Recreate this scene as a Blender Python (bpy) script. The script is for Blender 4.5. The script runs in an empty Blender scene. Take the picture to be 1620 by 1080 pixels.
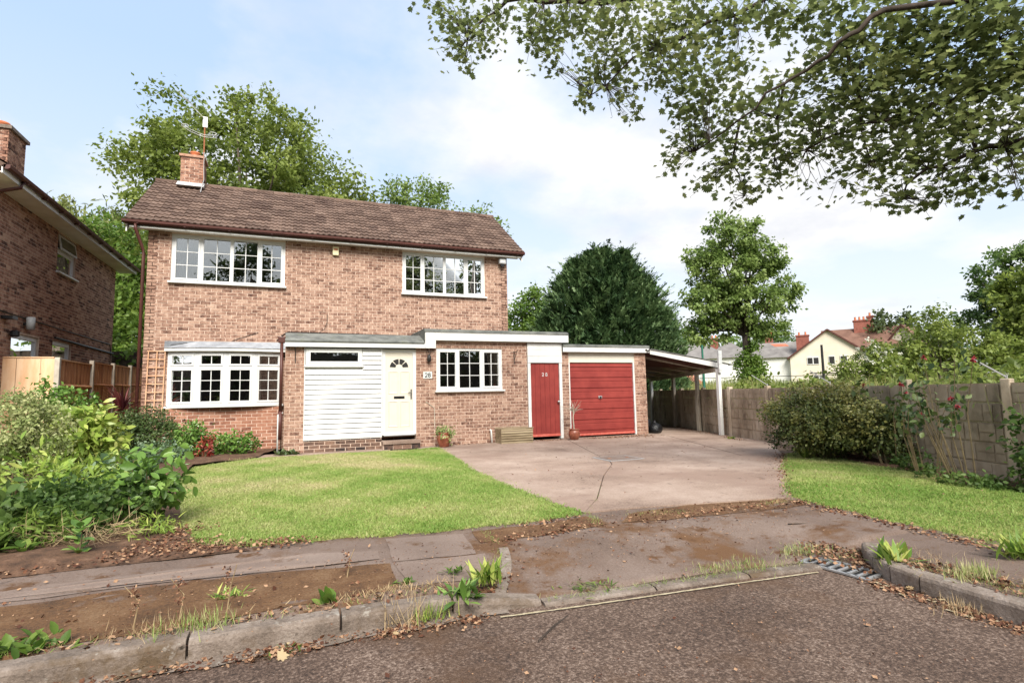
import bpy, math, random
import numpy as np
from mathutils import Vector, Matrix

random.seed(11)
rng = np.random.default_rng(11)
S = bpy.context.scene
COL = S.collection
PI = math.pi

# ------------------------------------------------------------------ camera
cd = bpy.data.cameras.new('camera'); cam = bpy.data.objects.new('camera', cd); COL.objects.link(cam)
cd.sensor_fit = 'HORIZONTAL'; cd.sensor_width = 36.0; cd.lens = 18.896; cd.clip_start = .05; cd.clip_end = 2000
CAM = Vector((0, 0, 1.30))
_r = Vector((0.92967754, -0.36782857, -0.02004522)); _u = Vector((-0.01705595, -0.09733785, 0.99510524)); _f = Vector((0.3679793, 0.9247851, 0.09676648))
mw = Matrix.Identity(4)
for i in range(3):
    mw[i][0] = _r[i]; mw[i][1] = _u[i]; mw[i][2] = -_f[i]; mw[i][3] = CAM[i]
cam.matrix_world = mw
S.camera = cam

# ------------------------------------------------------------------ sky, sun, exposure
SUN_AZ = math.atan2(-.16, -.98); SUN_EL = math.radians(42)
W = bpy.data.worlds.new('World'); S.world = W; W.use_nodes = True
nt = W.node_tree; nt.nodes.clear()
def N_(tree, typ, **kw):
    n = tree.nodes.new(typ)
    for k, v in kw.items(): setattr(n, k, v)
    return n
out = N_(nt, 'ShaderNodeOutputWorld'); bg = N_(nt, 'ShaderNodeBackground'); bg.inputs[1].default_value = .092
sky = N_(nt, 'ShaderNodeTexSky', sky_type='NISHITA', sun_disc=False, sun_elevation=SUN_EL, sun_rotation=SUN_AZ)
sky.air_density = 1.0; sky.dust_density = 1.4; sky.ozone_density = 1.0; sky.altitude = 50
tc = N_(nt, 'ShaderNodeTexCoord'); sep = N_(nt, 'ShaderNodeSeparateXYZ'); nt.links.new(tc.outputs['Generated'], sep.inputs[0])
add = N_(nt, 'ShaderNodeMath', operation='ADD'); nt.links.new(sep.outputs[2], add.inputs[0]); add.inputs[1].default_value = .22
cmb = N_(nt, 'ShaderNodeCombineXYZ')
for i in (0, 1):
    d = N_(nt, 'ShaderNodeMath', operation='DIVIDE'); nt.links.new(sep.outputs[i], d.inputs[0]); nt.links.new(add.outputs[0], d.inputs[1]); nt.links.new(d.outputs[0], cmb.inputs[i])
cmb.inputs[2].default_value = 3.1
def sky_noise(scale, detail, rough, off):
    mp = N_(nt, 'ShaderNodeMapping'); mp.inputs[1].default_value = off; nt.links.new(cmb.outputs[0], mp.inputs[0])
    n = N_(nt, 'ShaderNodeTexNoise'); n.inputs['Scale'].default_value = scale; n.inputs['Detail'].default_value = detail; n.inputs['Roughness'].default_value = rough
    nt.links.new(mp.outputs[0], n.inputs[0]); return n
cn = sky_noise(1.15, 7, .52, (0.35, 1.1, 0))
ramp = N_(nt, 'ShaderNodeValToRGB'); ramp.color_ramp.elements[0].position = .44; ramp.color_ramp.elements[1].position = .60
nt.links.new(cn.outputs[0], ramp.inputs[0])
cn2 = sky_noise(2.6, 5, .6, (4.0, 0.2, 0))
crmp = N_(nt, 'ShaderNodeValToRGB')
crmp.color_ramp.elements[0].position = .3; crmp.color_ramp.elements[0].color = (3.05, 3.15, 3.4, 1)
crmp.color_ramp.elements[1].position = .62; crmp.color_ramp.elements[1].color = (4.1, 4.05, 4.0, 1)
nt.links.new(cn2.outputs[0], crmp.inputs[0])
# thin veil: whitens the blue, more towards the horizon
veil = N_(nt, 'ShaderNodeMapRange'); veil.inputs[1].default_value = 0.0; veil.inputs[2].default_value = .55; veil.inputs[3].default_value = .92; veil.inputs[4].default_value = .80
nt.links.new(sep.outputs[2], veil.inputs[0])
mx0 = N_(nt, 'ShaderNodeMixRGB'); nt.links.new(veil.outputs[0], mx0.inputs[0]); nt.links.new(sky.outputs[0], mx0.inputs[1]); hz = N_(nt, 'ShaderNodeValToRGB'); hz.color_ramp.elements[0].position = .04; hz.color_ramp.elements[0].color = (3.6, 3.72, 3.82, 1); hz.color_ramp.elements[1].position = .5; hz.color_ramp.elements[1].color = (2.3, 3.0, 4.1, 1); nt.links.new(sep.outputs[2], hz.inputs[0]); nt.links.new(hz.outputs[0], mx0.inputs[2])
mx = N_(nt, 'ShaderNodeMixRGB'); nt.links.new(ramp.outputs[0], mx.inputs[0]); nt.links.new(mx0.outputs[0], mx.inputs[1]); nt.links.new(crmp.outputs[0], mx.inputs[2])
nt.links.new(mx.outputs[0], bg.inputs[0]); nt.links.new(bg.outputs[0], out.inputs[0])
sd = bpy.data.lights.new('sun', 'SUN'); sd.energy = 2.6; sd.angle = math.radians(32); sd.color = (1, .95, .86)
sun = bpy.data.objects.new('sun', sd); COL.objects.link(sun)
sdir = Vector((math.sin(SUN_AZ) * math.cos(SUN_EL), math.cos(SUN_AZ) * math.cos(SUN_EL), math.sin(SUN_EL)))
sun.rotation_euler = sdir.to_track_quat('Z', 'Y').to_euler(); sun.location = sdir * 60
vs = S.view_settings; vs.view_transform = 'Standard'; vs.look = 'None'; vs.gamma = 1; vs.use_curve_mapping = False; vs.exposure = 1.58
S.render.engine = 'CYCLES'; S.cycles.use_denoising = True; S.cycles.max_bounces = 8; S.cycles.transparent_max_bounces = 12
S.cycles.sample_clamp_indirect = 6

# ------------------------------------------------------------------ materials
M = {}
def mat(name, ramp, rough=.8, scale=6., detail=5., namt=1.0, tint=0., bump=0., bscale=None, spec=.3, metal=0., transl=0., fine=0., fscale=90., patch=None, stretch=None, coat=0.):
    """noise plus a per-piece 'tint' drive a colour ramp; patch = (scale, lo, hi, colour, seed) lays stains with their own outline."""
    m = bpy.data.materials.new(name); m.use_nodes = True; t = m.node_tree; t.nodes.clear(); L = t.links.new
    o = N_(t, 'ShaderNodeOutputMaterial'); b = N_(t, 'ShaderNodeBsdfPrincipled')
    b.inputs['Roughness'].default_value = rough; b.inputs['Specular IOR Level'].default_value = spec; b.inputs['Metallic'].default_value = metal
    if coat: b.inputs['Coat Weight'].default_value = coat
    g = N_(t, 'ShaderNodeNewGeometry'); pos = g.outputs['Position']
    if stretch:
        mp = N_(t, 'ShaderNodeMapping'); mp.inputs[3].default_value = stretch; L(pos, mp.inputs[0]); pos = mp.outputs[0]
    def noise(sc, de, ro=.6, off=None):
        n = N_(t, 'ShaderNodeTexNoise'); n.inputs['Scale'].default_value = sc; n.inputs['Detail'].default_value = de; n.inputs['Roughness'].default_value = ro
        p = pos
        if off:
            mp = N_(t, 'ShaderNodeMapping'); mp.inputs[1].default_value = (off, off * 1.7, off * .3); L(pos, mp.inputs[0]); p = mp.outputs[0]
        L(p, n.inputs[0]); return n.outputs[0]
    def math_(op, a, b_):
        n = N_(t, 'ShaderNodeMath', operation=op)
        for i, v in enumerate((a, b_)):
            if isinstance(v, (int, float)): n.inputs[i].default_value = v
            else: L(v, n.inputs[i])
        return n.outputs[0]
    n0 = noise(scale, detail)
    v = math_('ADD', math_('MULTIPLY', math_('SUBTRACT', n0, .5), namt * 1.6), .5)
    if fine: v = math_('ADD', v, math_('MULTIPLY', math_('SUBTRACT', noise(fscale, 3, .75), .5), fine * 2))
    if tint:
        a = N_(t, 'ShaderNodeAttribute', attribute_name='tint')
        v = math_('ADD', v, math_('MULTIPLY', math_('SUBTRACT', a.outputs['Fac'], .5), tint))
    r = N_(t, 'ShaderNodeValToRGB'); cr = r.color_ramp
    while len(cr.elements) < len(ramp): cr.elements.new(.5)
    for e, (p, c) in zip(cr.elements, ramp): e.position = p; e.color = (*c, 1)
    L(v, r.inputs[0]); colr = r.outputs[0]
    bh = None
    for pt in (patch or []):
        sc, lo, hi, pc, sd_ = pt
        q = N_(t, 'ShaderNodeMapRange'); q.inputs[1].default_value = lo; q.inputs[2].default_value = hi; L(noise(sc, 8, .68, sd_), q.inputs[0])
        x = N_(t, 'ShaderNodeMixRGB'); L(q.outputs[0], x.inputs[0]); L(colr, x.inputs[1]); x.inputs[2].default_value = (*pc, 1); colr = x.outputs[0]
    L(colr, b.inputs['Base Color'])
    if bump:
        bn = N_(t, 'ShaderNodeBump'); bn.inputs['Strength'].default_value = 1; bn.inputs['Distance'].default_value = bump
        L(noise(bscale or scale * 6, 4, .7), bn.inputs['Height']); L(bn.outputs[0], b.inputs['Normal'])
    if transl:
        tr = N_(t, 'ShaderNodeBsdfTranslucent'); L(colr, tr.inputs[0]); ms = N_(t, 'ShaderNodeMixShader'); ms.inputs[0].default_value = transl
        L(b.outputs[0], ms.inputs[1]); L(tr.outputs[0], ms.inputs[2]); L(ms.outputs[0], o.inputs[0])
    else: L(b.outputs[0], o.inputs[0])
    M[name] = m; return m
def flat(name, c, rough=.5, var=.12, scale=8, **k):
    lo = tuple(x * (1 - var) for x in c); hi = tuple(min(1, x * (1 + var)) for x in c)
    return mat(name, [(.2, lo), (.8, hi)], rough=rough, scale=scale, **k)

mat('brick', [(.05, (.075, .038, .028)), (.25, (.155, .082, .058)), (.45, (.27, .158, .114)), (.7, (.36, .228, .168)), (.95, (.43, .30, .226))], rough=.9, scale=13, detail=3, namt=.85, tint=.50, bump=.003, bscale=120, fine=.25, fscale=45, patch=[(21, .58, .64, (.115, .056, .04), 5)])
mat('bay_brick', [(.05, (.07, .032, .026)), (.3, (.21, .088, .056)), (.6, (.32, .152, .098)), (.95, (.39, .21, .145))], rough=.9, scale=13, detail=3, namt=.7, tint=.6, bump=.003, bscale=120)
mat('plinth_brick', [(.1, (.03, .022, .02)), (.5, (.10, .06, .045)), (.95, (.2, .12, .085))], rough=.9, scale=12, namt=.8, tint=.7, bump=.003, bscale=120)
mat('dark_brick', [(.05, (.065, .032, .024)), (.3, (.18, .085, .058)), (.6, (.33, .175, .12)), (.95, (.45, .28, .195))], rough=.9, scale=12, detail=3, namt=.8, tint=.8, bump=.003, bscale=110)
mat('mortar', [(.2, (.55, .41, .325)), (.8, (.68, .54, .445))], rough=.95, scale=5, bump=.003, bscale=150)
mat('neighbour_mortar', [(.2, (.46, .35, .27)), (.8, (.60, .47, .38))], rough=.95, scale=5, bump=.003, bscale=150)
mat('roof_tile', [(.05, (.05, .026, .02)), (.4, (.100, .064, .049)), (.7, (.152, .100, .077)), (.97, (.215, .152, .12))], rough=.92, scale=2.4, detail=8, namt=.6, tint=.42, bump=.004, bscale=60, fine=.16, fscale=45, patch=[(1.1, .62, .78, (.22, .165, .135), 3), (7, .60, .70, (.035, .03, .022), 8)])
flat('roof_deck', (.05, .035, .03), .9)
flat('white_upvc', (.60, .60, .59), .35, .06, 2, spec=.45, fine=.03, fscale=20)
mat('white_paint', [(.15, (.50, .495, .475)), (.6, (.63, .625, .605))], rough=.5, scale=2.5, detail=7, namt=.8, spec=.35, patch=[(9, .66, .78, (.52, .50, .45), 5)])
mat('soffit', [(.2, (.60, .56, .50)), (.8, (.74, .71, .66))], rough=.6, scale=2)
flat('cream_paint', (.58, .54, .455), .4, .04, 3)
mat('felt', [(.2, (.085, .09, .085)), (.8, (.19, .195, .18))], rough=.9, scale=4, detail=8, bump=.003, bscale=200, patch=[(3, .55, .75, (.12, .13, .085), 2)])
mat('lead', [(.2, (.20, .215, .24)), (.8, (.37, .385, .41))], rough=.6, scale=4, detail=6, bump=.004, bscale=9, patch=[(6, .62, .7, (.10, .10, .105), 4)])
flat('brown_plastic', (.075, .026, .02), .45, .2, 4)
mat('red_paint', [(.2, (.185, .024, .020)), (.8, (.265, .042, .033))], rough=.5, scale=2.5, detail=6, spec=.35, patch=[(14, .70, .78, (.56, .24, .18), 6)])
mat('red_door_base', [(.2, (.42, .06, .045)), (.8, (.55, .16, .12))], rough=.6, scale=12, detail=6)
mat('terracotta', [(.2, (.17, .05, .028)), (.8, (.30, .095, .052))], rough=.32, scale=9, spec=.5)
mat('chimney_pot', [(.2, (.42, .12, .05)), (.8, (.55, .19, .085))], rough=.8, scale=6)
mat('fence_concrete', [(.1, (.175, .132, .092)), (.5, (.37, .295, .215)), (.9, (.51, .43, .335))], rough=.93, scale=2.2, detail=9, tint=.3, bump=.004, bscale=45, stretch=(1, 1, .55), patch=[(2.6, .56, .74, (.115, .09, .06), 3), (5, .62, .78, (.42, .37, .30), 9)])
mat('post_concrete', [(.2, (.36, .31, .25)), (.8, (.52, .47, .39))], rough=.9, scale=6, detail=7, bump=.003, bscale=60)
mat('fence_wood', [(.1, (.28, .11, .05)), (.5, (.48, .215, .10)), (.9, (.60, .31, .16))], rough=.8, scale=3, detail=6, tint=.55, stretch=(3, 3, .5), fine=.1, fscale=30)
mat('new_wood', [(.1, (.50, .26, .13)), (.5, (.68, .40, .22)), (.9, (.78, .54, .34))], rough=.75, scale=2.5, detail=7, tint=.5, stretch=(3, 3, .6), patch=[(4, .68, .75, (.25, .10, .05), 2)])
mat('trellis_wood', [(.2, (.50, .27, .15)), (.8, (.66, .42, .27))], rough=.8, scale=4)
mat('planter_wood', [(.1, (.17, .125, .075)), (.5, (.30, .235, .145)), (.9, (.42, .35, .235))], rough=.85, scale=3, detail=7, tint=.35, stretch=(.5, 3, 4))
mat('weathered_wood', [(.2, (.30, .25, .19)), (.8, (.48, .43, .35))], rough=.85, scale=5, detail=6, stretch=(3, 3, .4))
mat('road_asphalt', [(.10, (.020, .013, .009)), (.40, (.074, .045, .031)), (.60, (.128, .083, .060)), (.9, (.32, .24, .19))], rough=.88, scale=.9, detail=9, namt=.4, fine=.95, fscale=62, bump=.008, bscale=85, spec=.4, patch=[(.8, .53, .72, (.095, .05, .025), 2), (60, .68, .72, (.36, .31, .27), 7)])
mat('pavement_asphalt', [(.1, (.075, .050, .038)), (.5, (.155, .110, .088)), (.9, (.235, .180, .15))], rough=.9, scale=1.3, detail=10, namt=.7, fine=.5, fscale=70, bump=.006, bscale=80, patch=[(1.25, .51, .61, (.12, .061, .028), 1), (3.6, .56, .64, (.095, .046, .02), 6)])
mat('patch_asphalt', [(.1, (.12, .085, .068)), (.5, (.19, .14, .115)), (.9, (.26, .205, .172))], rough=.9, scale=1.6, detail=9, namt=.6, fine=.42, fscale=75, bump=.004, bscale=90, patch=[(2.6, .58, .68, (.09, .045, .02), 4)])
mat('moss_asphalt', [(.1, (.058, .033, .019)), (.5, (.125, .063, .028)), (.9, (.19, .115, .062))], rough=.95, scale=3.2, detail=9, fine=.6, fscale=50, bump=.012, bscale=45, patch=[(2.2, .58, .66, (.14, .10, .08), 8)])
mat('drive_concrete', [(.1, (.13, .086, .066)), (.45, (.275, .198, .155)), (.9, (.41, .318, .262))], rough=.9, scale=.75, detail=9, namt=1.0, tint=.2, fine=.45, fscale=48, bump=.004, bscale=80, patch=[(.55, .50, .70, (.235, .16, .125), 4), (5.5, .60, .70, (.12, .08, .06), 2), (2.2, .60, .72, (.20, .135, .105), 11)])
mat('kerb_concrete', [(.1, (.10, .078, .062)), (.5, (.19, .15, .122)), (.9, (.29, .24, .205))], rough=.93, scale=5, detail=9, tint=.25, fine=.45, fscale=60, bump=.010, bscale=45, patch=[(3, .53, .66, (.11, .075, .045), 3), (9, .60, .68, (.30, .27, .235), 5), (14, .63, .70, (.05, .04, .03), 9)])
mat('joint_fill', [(.2, (.09, .06, .045)), (.8, (.17, .12, .085))], rough=.95, scale=20)
mat('yellow_line', [(.2, (.30, .24, .14)), (.8, (.50, .43, .30))], rough=.8, scale=25)
mat('soil', [(.1, (.045, .026, .017)), (.6, (.12, .066, .04)), (.9, (.20, .12, .08))], rough=.95, scale=9, detail=8, bump=.02, bscale=30, fine=.2)
mat('lawn_soil', [(.2, (.14, .16, .04)), (.5, (.22, .235, .065)), (.8, (.36, .30, .13))], rough=.95, scale=.9, detail=6, bump=.01, bscale=60, fine=.2)
mat('grass_blade', [(.1, (.16, .275, .05)), (.38, (.25, .35, .085)), (.62, (.37, .405, .15)), (.9, (.52, .455, .26))], rough=.6, scale=.55, detail=4, namt=.8, tint=.75, transl=.35)
mat('field_ground', [(.2, (.10, .13, .03)), (.8, (.20, .19, .07))], rough=.95, scale=.5, detail=8, bump=.05, bscale=8)
mat('tall_grass', [(.1, (.10, .15, .035)), (.45, (.20, .25, .07)), (.7, (.34, .31, .13)), (.92, (.36, .20, .10))], rough=.7, scale=.16, detail=3, namt=1.1, tint=.6, transl=.3)
mat('dry_grass', [(.1, (.32, .22, .11)), (.9, (.55, .42, .25))], rough=.8, scale=5, tint=.6, transl=.2)
mat('dead_leaf', [(.1, (.07, .026, .014)), (.5, (.17, .075, .04)), (.9, (.36, .22, .13))], rough=.85, scale=20, tint=1.1)
def leafmat(name, a, b, c, transl=.45, rough=.5, sc=.6, tint=.9):
    mat(name, [(.12, a), (.5, b), (.88, c)], rough=rough, scale=sc, detail=3, namt=.6, tint=tint, transl=transl, spec=.35)
leafmat('leaf_beech', (.085, .125, .022), (.175, .23, .042), (.31, .36, .09))
leafmat('leaf_willow', (.10, .13, .032), (.19, .22, .06), (.28, .29, .10))
leafmat('leaf_deep', (.038, .08, .02), (.085, .15, .034), (.16, .23, .06))
leafmat('leaf_bright', (.065, .13, .018), (.13, .215, .034), (.22, .30, .06))
leafmat('leaf_conifer', (.022, .05, .018), (.055, .105, .036), (.13, .195, .075), .25, .6)
leafmat('leaf_lime', (.09, .15, .032), (.18, .26, .062), (.31, .38, .13))
leafmat('leaf_dark', (.035, .052, .018), (.07, .098, .032), (.13, .16, .06), .35)
leafmat('leaf_sycamore', (.10, .13, .045), (.195, .235, .085), (.32, .34, .14), .64, .5, 1.2)
leafmat('leaf_variegated', (.12, .18, .045), (.27, .32, .11), (.50, .50, .25), .3)
leafmat('leaf_aucuba', (.11, .20, .03), (.27, .37, .065), (.52, .53, .16), .3, .35)
leafmat('leaf_gloss', (.07, .145, .025), (.14, .255, .048), (.26, .38, .10), .3, .35)
leafmat('leaf_blue', (.06, .115, .055), (.12, .19, .10), (.22, .28, .17), .25, .4)
leafmat('leaf_small', (.028, .055, .016), (.065, .105, .028), (.13, .17, .055), .25)
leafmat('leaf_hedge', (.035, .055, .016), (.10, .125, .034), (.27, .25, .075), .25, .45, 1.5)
leafmat('leaf_red', (.10, .012, .012), (.24, .035, .025), (.40, .10, .055), .3)
leafmat('leaf_cordyline', (.045, .010, .012), (.12, .026, .026), (.24, .075, .065), .25, .4)
leafmat('leaf_iris', (.05, .11, .03), (.10, .18, .05), (.17, .25, .08), .25, .4)
leafmat('petal_red', (.20, .01, .02), (.32, .025, .045), (.42, .06, .07))
leafmat('petal_white', (.55, .55, .45), (.7, .7, .6), (.8, .8, .72))
mat('bark', [(.2, (.06, .045, .035)), (.8, (.17, .135, .105))], rough=.9, scale=8, detail=7, bump=.02, bscale=20, stretch=(3, 3, .6))
mat('dark_bark', [(.2, (.022, .016, .012)), (.8, (.07, .052, .04))], rough=.9, scale=8, detail=6, bump=.01, bscale=20)
mat('stem', [(.2, (.07, .055, .03)), (.8, (.16, .12, .06))], rough=.8, scale=9)
flat('steel', (.45, .45, .45), .4, .15, 20, metal=.7)
mat('galvanised', [(.2, (.42, .43, .43)), (.8, (.66, .66, .65))], rough=.5, scale=9, metal=.3)
mat('rusty', [(.2, (.22, .075, .03)), (.8, (.38, .15, .07))], rough=.85, scale=30)
flat('black_plastic', (.012, .012, .013), .35, .2, 9)
flat('black_iron', (.018, .017, .016), .5, .2, 9)
flat('bag_plastic', (.010, .010, .011), .22, .2, 9, bump=.02, bscale=22)
flat('bin_green', (.02, .12, .05), .45, .1, 5)
flat('plaque', (.55, .57, .55), .5, .08, 12)
flat('grey_plastic', (.30, .30, .30), .5, .1, 9)
flat('alarm_yellow', (.74, .66, .42), .5, .06, 9)
flat('interior_wall', (.50, .44, .38), .9, .1, 2)
flat('interior_blue', (.05, .07, .16), .9, .1, 2)
flat('interior_floor', (.16, .10, .07), .8, .2, 2)
mat('net_curtain', [(.2, (.62, .60, .56)), (.8, (.78, .76, .72))], rough=.9, scale=2, transl=.3)
mat('blind_cloth', [(.2, (.55, .48, .38)), (.8, (.68, .61, .5))], rough=.9, scale=4)
flat('pine', (.50, .33, .15), .6, .15, 9)
flat('brass', (.6, .45, .2), .35, .1, 9, metal=.8)
mat('render_cream', [(.2, (.52, .465, .375)), (.8, (.61, .555, .46))], rough=.9, scale=.6, detail=6)
mat('render_white', [(.2, (.62, .61, .58)), (.8, (.74, .73, .70))], rough=.9, scale=.6, detail=6)
mat('far_roof_brown', [(.1, (.10, .052, .038)), (.9, (.205, .115, .085))], rough=.9, scale=1.2, detail=8, tint=.3)
mat('far_roof_grey', [(.1, (.13, .12, .115)), (.9, (.225, .21, .20))], rough=.9, scale=1.2, detail=8, tint=.3)
mat('far_roof_red', [(.1, (.36, .12, .07)), (.9, (.5, .2, .13))], rough=.9, scale=1.2, detail=8)
mat('far_brick', [(.1, (.16, .055, .04)), (.9, (.30, .11, .08))], rough=.9, scale=4, tint=.3)
flat('sign_green', (.02, .12, .08), .5); flat('sign_white', (.7, .72, .7), .5)
def glass():
    m = bpy.data.materials.new('window_glass'); m.use_nodes = True; t = m.node_tree; t.nodes.clear(); L = t.links.new
    o = N_(t, 'ShaderNodeOutputMaterial'); ms = N_(t, 'ShaderNodeMixShader'); tr = N_(t, 'ShaderNodeBsdfTransparent'); gl = N_(t, 'ShaderNodeBsdfGlossy')
    tr.inputs[0].default_value = (.80, .83, .82, 1); gl.inputs['Roughness'].default_value = .004; gl.inputs[0].default_value = (.95, .97, .97, 1)
    g = N_(t, 'ShaderNodeNewGeometry'); n = N_(t, 'ShaderNodeTexNoise'); n.inputs['Scale'].default_value = 1.6; n.inputs['Detail'].default_value = 1; L(g.outputs['Position'], n.inputs[0])
    b = N_(t, 'ShaderNodeBump'); b.inputs['Strength'].default_value = .25; b.inputs['Distance'].default_value = .01; L(n.outputs[0], b.inputs['Height']); L(b.outputs[0], gl.inputs['Normal'])
    lw = N_(t, 'ShaderNodeFresnel'); lw.inputs[0].default_value = 2.9; L(lw.outputs[0], ms.inputs[0])
    L(tr.outputs[0], ms.inputs[1]); L(gl.outputs[0], ms.inputs[2]); L(ms.outputs[0], o.inputs[0]); M['glass'] = m
glass()

# ------------------------------------------------------------------ mesh helpers
WL = {}
def tag(o, label=None, cat=None, group=None, kind=None):
    if label: o['label'] = label
    if cat: o['category'] = cat
    if group: o['group'] = group
    if kind: o['kind'] = kind
    return o
def thing(name, label, cat, loc, group=None):
    o = bpy.data.objects.new(name, None); COL.objects.link(o); o.location = loc; o.empty_display_size = .2; WL[o] = Vector(loc)
    return tag(o, label, cat, group)
def group_part(name, parent, kind=None):
    """an Empty part that carries sub-parts"""
    o = bpy.data.objects.new(name, None); COL.objects.link(o); o.parent = parent; WL[o] = WL[parent]
    return tag(o, kind=kind)
def finish(name, me, m, parent, base):
    o = bpy.data.objects.new(name, me); COL.objects.link(o)
    if m: me.materials.append(M[m])
    if parent is not None: o.parent = parent; WL[o] = WL[parent]
    else: o.location = base; WL[o] = Vector(base)
    return o
class MB:
    def __init__(s): s.v = []; s.f = []; s.t = []
    def add(s, vs, fs, t=None):
        o = len(s.v); s.v.extend(tuple(p) for p in vs); tt = random.random() if t is None else t
        for f in fs: s.f.append(tuple(i + o for i in f)); s.t.append(tt)
        return s
    def box(s, x0, y0, z0, x1, y1, z1, t=None):
        return s.add([(x0, y0, z0), (x1, y0, z0), (x1, y1, z0), (x0, y1, z0), (x0, y0, z1), (x1, y0, z1), (x1, y1, z1), (x0, y1, z1)],
                     [(0, 3, 2, 1), (4, 5, 6, 7), (0, 1, 5, 4), (1, 2, 6, 5), (2, 3, 7, 6), (3, 0, 4, 7)], t)
    def obox(s, c, ax, ay, az, t=None):
        c, ax, ay, az = Vector(c), Vector(ax), Vector(ay), Vector(az)
        return s.add([c - ax - ay - az, c + ax - ay - az, c + ax + ay - az, c - ax + ay - az, c - ax - ay + az, c + ax - ay + az, c + ax + ay + az, c - ax + ay + az],
                     [(0, 3, 2, 1), (4, 5, 6, 7), (0, 1, 5, 4), (1, 2, 6, 5), (2, 3, 7, 6), (3, 0, 4, 7)], t)
    def bar(s, a, b, w, h, up=(0, 0, 1), t=None):
        a, b = Vector(a), Vector(b); d = (b - a); l = d.length; d.normalize(); up = Vector(up)
        if abs(d.dot(up)) > .98: up = Vector((0, 1, 0))
        sx = d.cross(up).normalized(); uz = sx.cross(d)
        return s.obox((a + b) / 2, d * l / 2, sx * w / 2, uz * h / 2, t)
    def prism(s, poly, vec, t=None):
        n = len(poly); vec = Vector(vec); P = [Vector(p) for p in poly]
        return s.add(P + [p + vec for p in P], [tuple(reversed(range(n))), tuple(range(n, 2 * n))] + [(i, (i + 1) % n, (i + 1) % n + n, i + n) for i in range(n)], t)
    def tube(s, pts, rad, n=7, t=None, cap=True):
        pts = [Vector(p) for p in pts]; rs = rad if isinstance(rad, (list, tuple)) else [rad] * len(pts); V = []; k = len(pts)
        for i, p in enumerate(pts):
            d = (pts[min(i + 1, k - 1)] - pts[max(i - 1, 0)]).normalized(); a = Vector((0, 0, 1)) if abs(d.z) < .9 else Vector((1, 0, 0))
            x = d.cross(a).normalized(); y = d.cross(x)
            for j in range(n): V.append(p + (x * math.cos(2 * PI * j / n) + y * math.sin(2 * PI * j / n)) * rs[i])
        F = [(i * n + j, i * n + (j + 1) % n, (i + 1) * n + (j + 1) % n, (i + 1) * n + j) for i in range(k - 1) for j in range(n)]
        if cap: F += [tuple(reversed(range(n))), tuple(range((k - 1) * n, k * n))]
        return s.add(V, F, t)
    def lathe(s, c, prof, n=18, t=None):
        c = Vector(c); V = [c + Vector((r * math.cos(2 * PI * j / n), r * math.sin(2 * PI * j / n), z)) for r, z in prof for j in range(n)]; k = len(prof)
        F = [(i * n + j, i * n + (j + 1) % n, (i + 1) * n + (j + 1) % n, (i + 1) * n + j) for i in range(k - 1) for j in range(n)]
        F += [tuple(reversed(range(n))), tuple(range((k - 1) * n, k * n))]
        return s.add(V, F, t)
    def build(s, name, m, parent=None, smooth=False, bevel=0):
        if parent is not None: base = WL[parent]
        else:
            xs = [p[0] for p in s.v]; ys = [p[1] for p in s.v]; base = Vector(((min(xs) + max(xs)) / 2, (min(ys) + max(ys)) / 2, min(p[2] for p in s.v)))
        me = bpy.data.meshes.new(name); me.from_pydata([(p[0] - base[0], p[1] - base[1], p[2] - base[2]) for p in s.v], [], s.f)
        at = me.attributes.new('tint', 'FLOAT', 'FACE'); at.data.foreach_set('value', np.array(s.t, np.float32))
        if smooth: me.polygons.foreach_set('use_smooth', [True] * len(me.polygons))
        o = finish(name, me, m, parent, base)
        if bevel:
            b = o.modifiers.new('bevel', 'BEVEL'); b.width = bevel; b.segments = 2; b.limit_method = 'ANGLE'
        return o
def npmesh(name, V, F, m, parent=None, tint=None, smooth=False):
    V = np.asarray(V, np.float32); F = np.asarray(F, np.int32)
    base = np.array(WL[parent]) if parent is not None else np.array([(V[:, 0].min() + V[:, 0].max()) / 2, (V[:, 1].min() + V[:, 1].max()) / 2, V[:, 2].min()])
    V = V - base.astype(np.float32); k = F.shape[1]
    me = bpy.data.meshes.new(name); me.vertices.add(len(V)); me.vertices.foreach_set('co', V.ravel())
    me.loops.add(F.size); me.loops.foreach_set('vertex_index', F.ravel()); me.polygons.add(len(F)); me.polygons.foreach_set('loop_start', np.arange(0, F.size, k, dtype=np.int32))
    me.update(calc_edges=True)
    if tint is not None: me.attributes.new('tint', 'FLOAT', 'FACE').data.foreach_set('value', np.asarray(tint, np.float32))
    if smooth: me.polygons.foreach_set('use_smooth', np.ones(len(F), bool))
    return finish(name, me, m, parent, Vector(base))
def norm(a): return a / np.maximum(np.linalg.norm(a, axis=-1, keepdims=True), 1e-9)
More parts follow.
